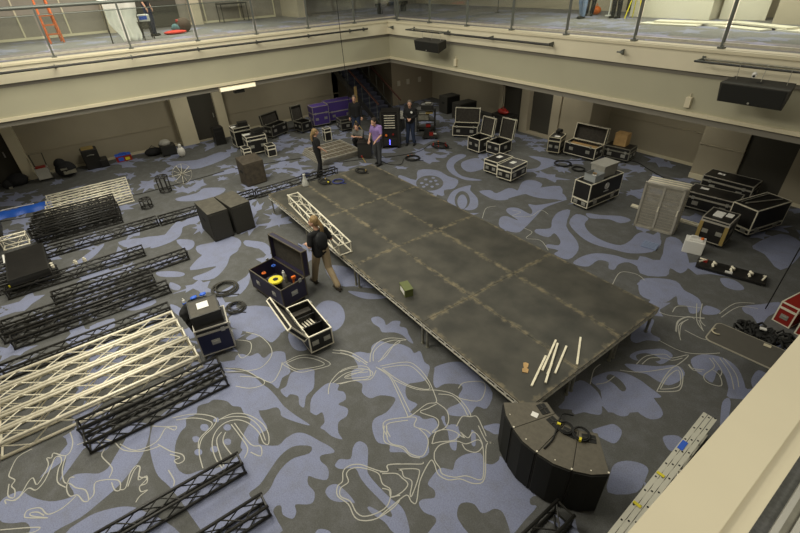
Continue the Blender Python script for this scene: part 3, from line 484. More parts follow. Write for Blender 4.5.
# ------------------------------------------------------------------ carpet: one floor mesh with its woven pattern
def make_floor():
    bm = bmesh.new()
    def quad(x0, y0, x1, y1, z, mi):
        f = bm.faces.new([bm.verts.new(p) for p in ((x0, y0, z), (x1, y0, z), (x1, y1, z), (x0, y1, z))]); f.material_index = mi
    quad(-13, -16, 17, 12, 0, 0)
    tot = []
    def poly(pts, z, mi):
        f = bm.faces.new([bm.verts.new((x, y, z)) for x, y in pts]); f.normal_update()
        if f.normal.z < 0: f.normal_flip()
        f.material_index = mi; tot.append(f)
    boxes = []
    pr = lambda L: [(L[i], L[i+1]) for i in range(0, len(L), 2)]
    k = 0
    for L in BLUE:
        p = pr(L); k += 1
        boxes.append((min(q[0] for q in p), min(q[1] for q in p), max(q[0] for q in p), max(q[1] for q in p)))
        poly(smooth_curve(p, True), .0006+.000008*k, 1)
    # the same leaf and scroll figure goes on over the rest of the hall
    rnd = random.Random(3); made = 0; tries = 0
    while made < 420 and tries < 9000:
        tries += 1
        x = rnd.uniform(-9, 13); y = rnd.uniform(-12, 9)
        if 0 < x < 9.7 and -3.6 < y < 0: continue
        r = rnd.uniform(.12, .34)
        if any(b[0]-r*.6 < x < b[2]+r*.6 and b[1]-r*.6 < y < b[3]+r*.6 for b in boxes): continue
        a0 = rnd.uniform(0, PI); n = rnd.randint(10, 15); st = rnd.uniform(1.3, 2.4); p = []
        for i in range(n):
            a = 2*PI*i/n; q = r*(1.15 if i % 2 else .62)*rnd.uniform(.75, 1.2); u = q*math.cos(a)*st; v = q*math.sin(a)
            v += .35*u*u/st/max(r, .1)*.5
            p.append((x+u*math.cos(a0)-v*math.sin(a0), y+u*math.sin(a0)+v*math.cos(a0)))
        boxes.append((x-r*.55, y-r*.55, x+r*.55, y+r*.55)); made += 1
        poly(smooth_curve(p, True, 2), .0015+.000004*made, 1)
    for i, L in enumerate(GREY): poly(smooth_curve(pr(L), True), .0023+.00001*i, 0)
    for i, L in enumerate(DOTS): poly(smooth_curve(pr(L), True, 2), .0026+.000005*i, 1)
    bmesh.ops.triangulate(bm, faces=tot, ngon_method='EAR_CLIP')
    z = .003
    for L in LINES:
        p = smooth_curve(pr(L), False, 4); z += .000005
        lv = rv = None; hw = .0075
        for i, q in enumerate(p):
            a = p[max(i-1, 0)]; b = p[min(i+1, len(p)-1)]; d = Vector((b[0]-a[0], b[1]-a[1])); 
            if d.length < 1e-6: continue
            d.normalize(); n = Vector((-d.y, d.x))*hw
            l2 = bm.verts.new((q[0]+n.x, q[1]+n.y, z)); r2 = bm.verts.new((q[0]-n.x, q[1]-n.y, z))
            if lv: f = bm.faces.new((rv, r2, l2, lv)); f.material_index = 2
            lv, rv = l2, r2
    me = bpy.data.meshes.new('floor'); bm.to_mesh(me); bm.free()
    for m in (CARPET_GREY, CARPET_BLUE, CARPET_CREAM): me.materials.append(m)
    o = bpy.data.objects.new('floor', me); C.objects.link(o); return struct(o)
make_floor()

# ------------------------------------------------------------------ room shell
XF, YF, ZB, ZM, ZT = -4.0, 3.75, 3.0, 3.9, 4.36     # balcony faces and heights
# left wall with pilasters and door recesses
b = MB(); b.b2(-9.3, -12.5, 0, -9.0, -9.9, 3.0); b.b2(-9.3, -9.9, 0, -9.0, 3.9, 3.0)
struct(b.build('wall_left', WALL))
for y0, y1 in ((-9.75, -9.4), (-4.1, -3.43), (-2.4, -2.0)):
    struct(MB().b2(-9.0, y0, 0, -8.6, y1, 3.0).build('wall_pilaster_left', TRIM))
struct(MB().b2(-9.0, -9.4, .84, -8.975, -4.1, .87).b2(-9.0, -2.0, .84, -8.975, 3.9, .87).build('trim_1', WALL))
struct(MB().b2(-9.0, -9.4, 0, -8.97, -4.1, .1).b2(-9.0, -2.0, 0, -8.97, 3.9, .1).build('baseboard_left', TRIM))
def door(n, x0, y0, x1, y1, z0=0.02, z1=2.05):
    d = MB().b2(x0, y0, z0, x1, y1, z1).build('door_%d' % n, DOOR); struct(d)
    return d
d = door(1, -8.95, -12.0, -8.9, -9.75); MB().box((-8.88, -10.0, 1.0), (.02, .04, .2)).build('door_handle', STEELH, d)
d = door(2, -8.86, -3.43, -8.8, -2.4); struct(MB().b2(-8.99, -3.43, 0, -8.7, -2.4, .06).b2(-8.99, -3.43, 2.05, -8.62, -2.4, 3.0).build('trim_2', WALL))
MB().box((-8.78, -2.52, 1.0), (.03, .03, .18)).build('door_handle', STEELH, d)
# stair recess beyond the left wall
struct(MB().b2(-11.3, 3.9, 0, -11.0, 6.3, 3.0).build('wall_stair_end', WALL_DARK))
struct(MB().b2(-11.3, 3.6, 0, -9.0, 3.9, 3.0).build('wall_stair_side', WALL))
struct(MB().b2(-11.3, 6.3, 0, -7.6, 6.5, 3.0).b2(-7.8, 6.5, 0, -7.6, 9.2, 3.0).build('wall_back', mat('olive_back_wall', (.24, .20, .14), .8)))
for y in (6.62, 7.22, 8.0):
    tag(MB().b2(-7.6, y, .95, -7.57, y+.2, 1.2).build('wall_plate', SWAT), {6.62: 'pale square plate on the olive wall, nearest the stairs', 7.22: 'middle of three pale square plates on the olive wall', 8.0: 'pale square plate on the olive wall, farthest from the stairs'}[y], 'wall plate', 'plates on the olive back wall')
# right wall: deep wall, door block, recess, pilaster, door
struct(MB().b2(-7.8, 9.0, 0, -1.5, 9.3, 3.0).b2(2.95, 9.0, 0, 6.65, 9.3, 3.0).build('wall_right', WALL))
struct(MB().b2(-1.5, 7.72, 0, -1.35, 9.3, 3.0).b2(-.31, 7.72, 0, .11, 9.3, 3.0).b2(1.23, 7.72, 0, 1.62, 9.3, 3.0).b2(2.2, 7.72, 0, 2.95, 9.3, 3.0)
       .b2(-1.35, 7.72, 2.05, -.31, 9.3, 3.0).b2(.11, 7.72, 2.0, 1.23, 9.3, 3.0).b2(1.62, 7.8, 0, 2.2, 9.3, 3.0).build('wall_right_piers', WALL))
struct(MB().b2(-1.35, 7.90, 0, -.31, 7.95, 2.05).build('door_3', DOOR))  # flat dark sheet standing in for the shade inside the open doorway
struct(MB().b2(.11, 7.95, .1, 1.23, 8.0, 2.0).build('door_4', DOOR)); struct(MB().b2(.11, 7.74, 0, 1.23, 7.95, .1).build('trim_3', WALL))
struct(MB().b2(6.65, 8.0, 0, 7.88, 9.3, 3.0).b2(9.06, 8.0, 0, 16.5, 9.3, 3.0).b2(7.88, 8.0, 2.05, 9.06, 9.3, 3.0).build('wall_right_pier', WALL))
struct(MB().b2(7.88, 8.06, .03, 9.06, 8.12, 2.05).build('door_5', DOOR))
struct(MB().b2(2.95, 8.97, 0, 6.65, 9.0, .1).b2(6.65, 7.96, 0, 7.88, 8.0, .16).b2(9.06, 7.97, 0, 14, 8.0, .1).build('baseboard_right', TRIM))
struct(MB().b2(2.95, 8.975, 1.1, 6.65, 9.0, 1.13).b2(6.65, 7.975, 1.1, 7.88, 8.0, 1.13).build('trim_4', WALL))
# walls closing the hall behind the viewer
struct(MB().b2(16.4, -16, 0, 16.6, 9.3, 8.2).build('wall_near', WALL)); struct(MB().b2(-11.6, -16.2, 0, 16.6, -16, 8.2).build('wall_front', WALL))
# balconies
def balcony(n, slab, beam):
    struct(MB().b2(*slab).build('ceiling_balcony_%s' % n, SOFFIT))
struct(MB().b2(-13.0, -16, 3.0, XF-.15, 12, 4.2).b2(XF-.15, YF+.15, 3.0, 17, 12, 4.2).build('ceiling', SOFFIT))
struct(MB().b2(XF-.15, -16, 3.07, XF, YF+.15, ZM).b2(XF, YF, 3.07, 17, YF+.15, ZM).build('wall_balcony_fascia', FASCIA))
struct(MB().b2(XF-.2, -16, 2.99, XF+.05, YF-.05, 3.07).b2(XF-.2, YF-.05, 2.99, 17, YF+.2, 3.07).build('trim_5', TRIM))
struct(MB().b2(XF-.2, -16, 2.84, XF-.03, YF+.03, 2.99).b2(XF-.2, YF+.03, 2.84, 17, YF+.2, 2.99).build('trim_6', GREY_AND_SHADE))
struct(MB().b2(XF-.3, -16, ZM, XF+.10, YF-.10, 4.30).b2(XF-.3, YF-.10, ZM, 17, YF+.3, 4.30).build('wall_balcony_beam', BEAM))
struct(MB().b2(XF-.3, -16, 4.30, XF+.13, YF-.13, ZT).b2(XF-.3, YF-.13, 4.30, 17, YF+.3, ZT).build('trim_7', TRIM))
struct(MB().b2(XF-.15, -16, ZM-.10, XF+.02, YF-.02, ZM).b2(XF, YF-.02, ZM-.10, 17, YF, ZM).build('trim_8', GREY_AND_SHADE))  # dark strip painting the shadow that the beam throws on the fascia
# upper floor carpet (same woven pattern)
def upper_floor():
    bm = bmesh.new(); rnd = random.Random(11)
    def poly(pts, z, mi):
        f = bm.faces.new([bm.verts.new((x, y, z)) for x, y in pts]); f.normal_update()
        if f.normal.z < 0: f.normal_flip()
        f.material_index = mi; return f
    for x0, y0, x1, y1 in ((-13, -16, XF-.3, 12), (XF-.3, YF+.3, 17, 12)):
        poly([(x0, y0), (x1, y0), (x1, y1), (x0, y1)], 4.3, 0)
    T = []
    for i in range(170):
        if i % 2: x = rnd.uniform(-10.6, -5.2); y = rnd.uniform(-11, 9)
        else: x = rnd.uniform(-4, 12); y = rnd.uniform(4.9, 9.6)
        r = rnd.uniform(.15, .42); n = 11; a0 = rnd.uniform(0, 3); p = []
        for k in range(n):
            a = 2*PI*k/n; q = r*(1.2 if k % 2 else .6)*rnd.uniform(.8, 1.2); u = q*math.cos(a)*1.8; v = q*math.sin(a)
            p.append((x+u*math.cos(a0)-v*math.sin(a0), y+u*math.sin(a0)+v*math.cos(a0)))
        T.append(poly(smooth_curve(p, True, 2), 4.301+.00001*i, 1))
    bmesh.ops.triangulate(bm, faces=T, ngon_method='EAR_CLIP')
    me = bpy.data.meshes.new('floor_upper'); bm.to_mesh(me); bm.free()
    for m in (UP_GREY, UP_BLUE): me.materials.append(m)
    o = bpy.data.objects.new('floor_upper', me); C.objects.link(o); struct(o)
upper_floor()
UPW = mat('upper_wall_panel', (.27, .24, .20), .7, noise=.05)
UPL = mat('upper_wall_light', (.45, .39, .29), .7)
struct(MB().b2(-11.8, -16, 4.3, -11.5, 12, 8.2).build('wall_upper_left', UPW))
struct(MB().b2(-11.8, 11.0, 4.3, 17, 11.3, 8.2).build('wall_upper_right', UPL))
for i, y in enumerate((-12.4, -10.9, -9.4, -7.9, -6.4, -1.1, .5, 2.2)):
    struct(MB().b2(-11.5, y, 4.3, -11.46, y+.05, 7.5).build('trim_%d' % (9+i), TRIM))
struct(MB().b2(-11.5, -12.4, 4.3, -11.45, 2.2, 4.38).build('baseboard_upper_left', TRIM))
for y0, y1 in ((-5.1, -4.75), (-1.75, -1.35)):
    struct(MB().b2(-11.5, y0, 4.3, -11.0, y1, 8.0).build('wall_upper_column', UPL))
struct(MB().b2(-11.5, 2.6, 4.3, -9.6, 3.0, 8.0).build('wall_upper_return', UPL))
struct(MB().b2(-11.45, -3.9, 4.32, -11.4, -2.2, 6.4).build('door_6', DOOR))
struct(MB().b2(1.6, 10.9, 4.35, 2.6, 11.0, 6.4).build('door_7', DOOR))
struct(MB().b2(6.9, 9.4, 4.3, 8.6, 11.0, 8.0).build('wall_upper_pier', UPL))
# near balcony ledge under the viewer
struct(MB().b2(11.97, -16, 3.0, 16.5, 3.6, 4.30).build('wall_near_balcony', BEAM))
struct(MB().b2(11.955, -16, 4.30, 12.14, 3.6, 4.36).b2(12.14, -16, 4.30, 12.2, 3.6, 4.345).build('trim_20', TRIM))
struct(MB().b2(12.2, -16, 4.3, 16.5, 3.6, 4.33).build('floor_near_balcony', CARPET_GREY))
ch = thing('glass_channel', 'grey metal channel with a black slot along the near balcony ledge', 'rail channel', (12.27, -6, 4.33))
MB().b2(-.03, -6, 0, -.012, 9, .04).b2(.012, -6, 0, .03, 9, .04).build('channel', STEELH, ch); MB().b2(-.012, -6, 0, .012, 9, .02).build('gasket', ALU_D, ch)

# balustrades: posts, top rail, lower rail, shoe and glass panes
def balustrade(name, label, P0, P1, n, rail):
    P0 = Vector(P0); P1 = Vector(P1); d = P1-P0; L = d.length; ang = math.atan2(d.y, d.x)
    t = thing(name, label, 'balustrade', P0, ang)
    s = L/n
    for i in range(n+1):
        x = i*s
        MB().box((x, 0, .58), (.045, .07, 1.16)).box((x, 0, .02), (.12, .14, .03)).build('post', RAILM, t)
        if i < n: MB().box((x+s/2, .0, .60), (s-.12, .012, .86)).build('glass_pane', GLASS, t)
    MB().box((L/2, 0, .09), (L, .05, .05)).build('base_shoe', ALU, t)
    MB().path([(0, 0, 1.19), (L, 0, 1.19)], .048, 10).build('top_rail', RAILM, t)
    MB().path([(0, 0, 1.0), (L, 0, 1.0)], .012, 6).build('mid_rail', RAILM, t)
balustrade('glass_balustrade', 'glass balustrade with grey steel posts along the left balcony edge', (-4.12, -15.0, 4.36), (-4.12, 4.2, 4.36), 10, 1)
balustrade('glass_balustrade', 'glass balustrade with grey steel posts along the right balcony edge', (-3.5, 3.87, 4.36), (13.6, 3.87, 4.36), 9, 1)

# lighting pipe rails on the balcony beam, on triangular brackets
def pipe(label, P0, P1, brs, outw, z):
    P0 = Vector((*P0, z)); P1 = Vector((*P1, z)); d = P1-P0; L = d.length
    t = thing('pipe_rail', label, 'pipe rail', P0, math.atan2(d.y, d.x), 'pipe rails on the balcony beams')
    MB().path([(0, 0, 0), (L, 0, 0)], .032, 8).build('pipe', BLK, t)
    for x in brs:
        MB().add([(x-.01, 0, -.03), (x-.01, 0, .03), (x-.01, outw, .05), (x-.01, outw, -.08), (x+.01, 0, -.03), (x+.01, 0, .03), (x+.01, outw, .05), (x+.01, outw, -.08)],
                 [(0, 1, 2, 3), (7, 6, 5, 4), (0, 4, 5, 1), (1, 5, 6, 2), (2, 6, 7, 3), (3, 7, 4, 0)]).build('bracket', RAILM, t)
pipe('long black pipe rail on brackets along the left balcony beam', (-3.72, -11.5), (-3.72, 2.6), (.3, 2.2, 4.1, 6.0, 7.9, 9.8, 11.7, 13.4, 14.0), .18, 4.18)
pipe('black pipe rail along the right beam beside the small hung speaker', (-.3, 3.42), (3.95, 3.42), (.05, 2.0, 4.2), .24, 4.16)
def frame_rail(label, x0, x1, y=3.25):
    t = thing('speaker_pipe_frame', label, 'pipe frame', (x0, y, 4.18))
    L = x1-x0
    MB().path([(0, 0, 0), (L, 0, 0)], .022, 8).build('pipe', BLK, t); MB().path([(0, .36, 0), (L, .36, 0)], .018, 8).build('pipe', ALU_D, t)
    for x in (0, L): MB().path([(x, 0, 0), (x, .36, 0)], .02, 8).box((x, .385, 0), (.06, .03, .10)).build('bracket', RAILM, t)
frame_rail('rectangular pipe frame holding the small hung speaker near the corner', -2.2, -.35)
frame_rail('rectangular pipe frame holding the wide hung speaker at the right', 7.72, 9.95)
for label, X, Y in (('small stub bracket on the right beam between the two pipe frames', 5.94, 3.43), ('small stub bracket on the right beam at the balcony corner', -3.5, 3.43)):
    t = thing('stub_bracket', label, 'bracket', (X, Y, 4.16))
    MB().add([(-.015, .04, -.02), (-.015, .04, .02), (-.015, .2, .05), (-.015, .2, -.08), (.015, .04, -.02), (.015, .04, .02), (.015, .2, .05), (.015, .2, -.08)],
             [(0, 1, 2, 3), (7, 6, 5, 4), (0, 4, 5, 1), (1, 5, 6, 2), (2, 6, 7, 3), (3, 7, 4, 0)]).build('plate', RAILM, t)
    MB().tube((-.08, .04, 0), (.08, .04, 0), .018).build('pipe_stub', RAILM, t)

def hung_speaker(label, loc, wd, dp, ht, tilt):
    t = thing('hung_speaker', label, 'speaker', loc, 0, 'speakers hung on the right balcony beam'); t.rotation_euler = (R(tilt), 0, 0)
    MB().add([(-wd/2+.03, -dp/2, -ht/2), (wd/2-.03, -dp/2, -ht/2), (wd/2-.1, dp/2, -ht/2+.06), (-wd/2+.1, dp/2, -ht/2+.06), (-wd/2, -dp/2, ht/2), (wd/2, -dp/2, ht/2), (wd/2-.07, dp/2, ht/2), (-wd/2+.07, dp/2, ht/2)],
             [(0, 3, 2, 1), (4, 5, 6, 7), (0, 1, 5, 4), (1, 2, 6, 5), (2, 3, 7, 6), (3, 0, 4, 7)]).build('cabinet', BLK_SPK, t, bevel=.008)
    MB().b2(-wd/2+.05, -dp/2-.012, -ht/2+.02, wd/2-.05, -dp/2, ht/2-.02).build('grille', GRILLE, t)
    MB().b2(-.05, -.03, ht/2, .05, .05, ht/2+.006).build('input_plate', RUB, t)
    MB().tube((0, -dp/2-.014, -ht/2+.05), (0, -dp/2-.02, -ht/2+.05), .02).build('badge', STEELH, t)
    for x in (-wd*.36, 0, wd*.36): MB().tube((x, .05, ht/2), (x, .05+.1*(x == 0), ht/2+.30), .006, 6).build('hanger', STEELH, t)
hung_speaker('wide black speaker hung from the pipe frame on the right beam', (8.99, 3.22, 3.76), 1.16, .44, .36, 8)
hung_speaker('small black speaker hung on the beam near the balcony corner', (-.80, 3.26, 3.79), 1.32, .42, .32, 8)
t = thing('spot_lamp', 'small white lamp on the bracket above the wide hung speaker', 'lamp', (8.86, 3.2, 4.08))
MB().tube((0, 0, 0), (.03, -.1, -.02), .04, 12).build('lamp_body', WHT, t); MB().tube((.03, -.1, -.02), (.032, -.108, -.022), .02, 10).build('lens', RUB, t)
for lb, X in (('small cream box on the right fascia below the small hung speaker', -.02), ('small cream box on the right fascia left of the wide hung speaker', 7.66)):
    t = thing('junction_box', lb, 'wall box', (X, 3.72, 3.16)); MB().b2(-.06, -.05, 0, .06, .03, .22).build('housing', TRIM, t, bevel=.006); MB().tube((0, 0, .22), (0, 0, .3), .012).build('cable_gland', TRIM, t)
# strip light under the left balcony, emergency box beneath
t = thing('strip_light', 'cream strip light under the left balcony edge above the door', 'light', (-3.96, -2.63, 2.82))
MB().b2(-.07, -.62, 0, .05, .62, .13).build('housing', TRIM, t); MB().b2(.05, -.6, .01, .055, .6, .12).build('diffuser', LAMPW, t)
tag(MB().b2(-4.2, -2.75, 2.68, -4.03, -2.4, 2.84).build('ceiling_mount_box', BLK), 'small dark box fixed under the cream strip light', 'box')
t = thing('exit_sign', 'green exit sign above the dark doorway in the right wall', 'sign', (-.75, 7.66, 1.78))
MB().b2(-.32, -.03, 0, .32, .02, .15).tube((0, .02, .08), (0, .03, .35), .012).b2(-.1, .0, .27, .1, .06, .37).build('housing', WHT, t); MB().b2(-.28, -.035, .02, .28, -.03, .13).build('face', EXITG, t)

# hanging cables
def cable(name, label, pts, r, m, cat='cable'):
    return tag(MB().path(smooth_curve(pts, False, 5), r, 6).build(name, m, smooth=True), label, cat)
cable('hanging_cable', 'thin black cable hanging from above in front of the left balcony', [(-3.1, 1.02, 8.0), (-3.1, 1.06, 4.5), (-3.1, 1.12, 2.4), (-3.1, 1.15, .03)], .011, RUB)
cable('hanging_cable', 'thin black cable hanging down on the right behind the grey table', [(10.86, 2.36, 5.0), (10.84, 2.36, 2.0), (10.82, 2.37, .03)], .011, RUB)

# ------------------------------------------------------------------ staircase in the corner
t = thing('staircase', 'dark carpeted staircase with mahogany handrails under the balcony corner', 'staircase', (-5.0, 4.3, 0))
st = MB(); nst = 17
for i in range(nst): st.b2(-.3*(i+1)-.3 if 0 else -.3*(i+1), -.55, 0 if i < 1 else .155*i-.02, -.3*i, .55, .155*(i+1))
st.build('steps', mat('stair_carpet', (.035, .038, .06), .95), t)
for y in (-.62, .60):
    MB().add([(0, y-.02, 0), (.05, y-.02, .2), (-5.1, y-.02, 2.85), (-5.1, y-.02, 2.45), (0, y+.03, 0), (.05, y+.03, .2), (-5.1, y+.03, 2.85), (-5.1, y+.03, 2.45)],
             [(0, 1, 2, 3), (7, 6, 5, 4), (0, 4, 5, 1), (1, 5, 6, 2), (2, 6, 7, 3), (3, 7, 4, 0)]).build('stringer', BLK, t)
    MB().path([(.05, y, 1.0), (-3.9, y, 2.93)], .04, 8).build('handrail', WOODR, t)
    for i in range(7): MB().tube((-.1-.6*i, y, .1+.31*i), (-.1-.6*i, y, 1.05+.295*i), .014, 6).build('baluster', RAILM, t)
# ------------------------------------------------------------------ stage of twelve decks
LB, WB, HS = 2.44, 1.2249, .608
def make_deck():
    t = thing('stage_deck', '', 'stage deck')
    MB().b2(-LB/2+.004, -WB/2+.003, HS-.02, LB/2-.004, WB/2-.003, HS).build('deck_board', DECK, t)
    f = MB()
    for s in (-1, 1):
        y = s*(WB/2-.012); x = s*(LB/2-.014)
        for z in (HS-.035, HS-.115): f.box((0, y, z), (LB-.01, .022, .018)); f.box((x, 0, z), (.022, WB-.03, .018))
        n = 12
        for i in range(n+1): f.box((-LB/2+.03+(LB-.06)*i/n, y, HS-.075), (.05, .016, .075))
        for i in range(7): f.box((x, -WB/2+.03+(WB-.06)*i/6, HS-.075), (.016, .05, .075))
    f.build('frame', mat('deck_frame_aluminium', (.60, .57, .48), .45, .15), t)
    for sx in (-1, 1):
        for sy in (-1, 1):
            MB().tube((sx*(LB/2-.07), sy*(WB/2-.06), 0), (sx*(LB/2-.07), sy*(WB/2-.06), HS-.03), .024, 10).tube((sx*(LB/2-.07), sy*(WB/2-.06), 0), (sx*(LB/2-.07), sy*(WB/2-.06), .02), .034, 10).build('leg', ALU_D, t)
    return t
rows = ['in the far row beside the black box truss', 'in the second row from the far end', 'in the third row from the far end', 'in the near row by the curved speakers']
cols = ['right-hand', 'middle', 'left-hand']
first = None
for i in range(4):
    for j in range(3):
        lab = 'black stage deck, %s of three %s' % (cols[j], rows[i])
        loc = (LB*(i+.5), -WB*(j+.5), 0)
        if first is None: first = make_deck(); first.location = loc; first['label'] = lab; first['group'] = 'decks of the low stage'
        else: dup(first, loc, 0, lab)

# ------------------------------------------------------------------ truss
def make_truss(L, s, mt, cr, pitch, box=True, h=None):
    """Box truss along local Y, centred, lying on z=0."""
    h = s if h is None else h
    t = thing('box_truss', '', 'truss')
    x = s/2-cr; zs = (cr, h-cr)
    C4 = [(-x, zs[0]), (x, zs[0]), (x, zs[1]), (-x, zs[1])]
    for a, z in C4: MB().tube((a, -L/2, z), (a, L/2, z), cr, 8).build('chord', mt, t, smooth=True)
    n = max(2, round(L/pitch)); br = cr*(.42 if mt is BLK else .38)
    for k in range(4):
        (xa, za), (xb, zb) = C4[k], C4[(k+1) % 4]; l = MB()
        for i in range(n):
            y0 = -L/2+.04+(L-.08)*i/n; y1 = -L/2+.04+(L-.08)*(i+1)/n
            if mt is not BLK and k == 0: continue
            if (i+(k > 1)) % 2: l.tube((xa, y0, za), (xb, y1, zb), br, 5)
            else: l.tube((xb, y0, zb), (xa, y1, za), br, 5)
        if l.v: l.build('lacing', mt, t)
    for y in (-L/2+.02, L/2-.02):
        e = MB()
        for k in range(4):
            (xa, za), (xb, zb) = C4[k], C4[(k+1) % 4]; e.tube((xa, y, za), (xb, y, zb), br*1.5, 6)
        e.build('end_frame', mt, t)
    return t
protos = {}
def truss(key, xn, ya, yb, label, group, z=0.0, s=.26, ang=0.0):
    """xn = x of the side nearest the viewer"""
    L = yb-ya; k = (key, round(L, 2), s); pitch = .27 if key == 'b' else (.40 if s > .31 else .60)
    loc = (xn-s/2, (ya+yb)/2, z)
    if k in protos: return dup(protos[k], loc, ang, label, group)
    t = make_truss(L, s, ALU_B if key == 'w' else BLK, .023 if key == 'b' else (.028 if s > .31 else .022), pitch)
    t.location = loc; t.rotation_euler = (0, 0, ang); tag(t, label, None, group); protos[k] = t; return t
G1_, G2_, G3_, G4_, G5_ = 'long line of black truss behind the stage', 'black trusses lying on the left floor', 'pile of pale aluminium trusses', 'stack of black trusses at far left', 'pale trusses at far left'
# a line of four black trusses end to end
for i, (a, c, lb) in enumerate(((-.62, -3.60, 'black box truss on the floor right behind the far edge of the stage'), (-3.62, -6.55, 'black box truss on the floor behind the pair of black subwoofers'), (-6.58, -9.50, 'black box truss left of the subwoofers, in line with the one behind them'), (-9.52, -12.5, 'black box truss running out of frame under the stacked black trusses'))):
    truss('b', -1.26-.03*i*2.2, c, a, lb, G1_)
truss('b', .20, -10.2, -7.24, 'black box truss lying farthest back among the loose left ones', G2_)
truss('b', 1.14, -9.33, -6.37, 'black box truss whose tip reaches farthest right among the loose black ones', G2_)
truss('b', 1.69, -10.25, -7.30, 'black box truss just in front of the one that reaches farthest right', G2_)
truss('b', 2.02, -10.25, -7.32, 'black box truss tucked between two others in front of the farthest-reaching one', G2_)
truss('b', 2.36, -10.08, -7.10, 'black box truss nearest the viewer in the loose group behind the pale pile', G2_)
truss('b', 3.27, -10.25, -7.27, 'black box truss lying directly behind the pale aluminium truss pile', G2_)
for i, (xn, lb) in enumerate(((-.16, 'front'), (-.56, 'middle'), (-.95, 'rear'))):
    truss('b', xn, -12.1, -9.14-.1*i, 'black box truss under the flat black case lid, %s of three' % lb, G2_)
# pale pile: five side by side
wl = ['rearmost', 'second from the rear', 'middle', 'second from the front', 'front']
for i, xn in enumerate((3.83, 4.19, 4.54, 4.89, 5.23)):
    truss('w', xn, -10.32+.02*i, -7.27+.02*i, 'pale aluminium box truss in the big pile at left, %s of five' % wl[i], G3_, s=.33)
# second layer of shorter pale pieces underneath and black ones in front
truss('b', 5.60, -9.18, -6.92, 'black box truss pressed against the front of the pale truss pile', G2_)
truss('b', 5.97, -9.12, -6.95, 'black box truss in front of the pale pile, nearest the viewer', G2_)
# foreground pair and the one by the curved speakers
truss('b', 7.76, -10.3, -7.29, 'black box truss in the foreground, the farther of the two at bottom left', G2_)
truss('b', 8.56, -10.3, -7.24, 'black box truss in the foreground, the nearer of the two at bottom left', G2_)
t = truss('b', 11.1, -6.4, -4.0, 'black box truss in front of the curved stack of speakers at bottom centre', G2_, s=.29); t.location = (10.90, -5.42, 0)
# far left stack of black trusses, two layers
nm = ['first', 'second', 'third', 'fourth']
for i in range(4):
    truss('b', -2.35-.32*i, -9.55+.04*i, -7.40+.02*i, 'short black truss, bottom layer of the far left stack, %s from front' % nm[i], G4_)
for i in range(4):
    truss('b', -2.30-.36*i, -9.60+.05*i, -7.45+.03*i, 'short black truss, top layer of the far left stack, %s from front' % nm[i], G4_, z=.265)
for i in range(4):
    truss('w', -3.80-.50*i, -9.25+.03*i, -6.86+.03*i, 'pale truss behind the far left black stack, %s' % ['nearest it', 'second from it', 'third from it', 'nearest the wall'][i], G5_, s=.30)
truss('w', -2.0, -10.2, -9.62, 'stub of pale truss at the left end of the black stack', G5_, z=.28, s=.30)
# white truss lying on the stage
t = make_truss(3.35, .34, ALU_B, .021, .33, h=.30); t.location = (2.73, -3.44, HS+.003); t.rotation_euler = (0, 0, R(-94.5)); tag(t, 'pale aluminium box truss lying on the stage behind the person in khaki trousers')

# ------------------------------------------------------------------ flight cases
def edging(x0, y0, z0, x1, y1, z1, w=.024, e=.004, top=True):
    b = MB()
    for x in (x0, x1):
        for y in (y0, y1): b.box((x-math.copysign(w/2-e, x-(x0+x1)/2), y-math.copysign(w/2-e, y-(y0+y1)/2), (z0+z1)/2), (w, w, z1-z0+2*e))
    for z in (z0, z1):
        zz = z-math.copysign(w/2-e, z-(z0+z1)/2)
        for x in (x0, x1): b.box((x-math.copysign(w/2-e, x-(x0+x1)/2), (y0+y1)/2, zz), (w, y1-y0-2*w+2*e, w))
        for y in (y0, y1): b.box(((x0+x1)/2, y-math.copysign(w/2-e, y-(y0+y1)/2), zz), (x1-x0-2*w+2*e, w, w))
    return b
def hollow(b, x0, y0, z0, x1, y1, z1, t=.02):
    b.b2(x0, y0, z0, x1, y1, z0+t); b.b2(x0, y0, z0+t, x0+t, y1, z1); b.b2(x1-t, y0, z0+t, x1, y1, z1)
    b.b2(x0+t, y0, z0+t, x1-t, y0+t, z1); b.b2(x0+t, y1-t, z0+t, x1-t, y1, z1); return b
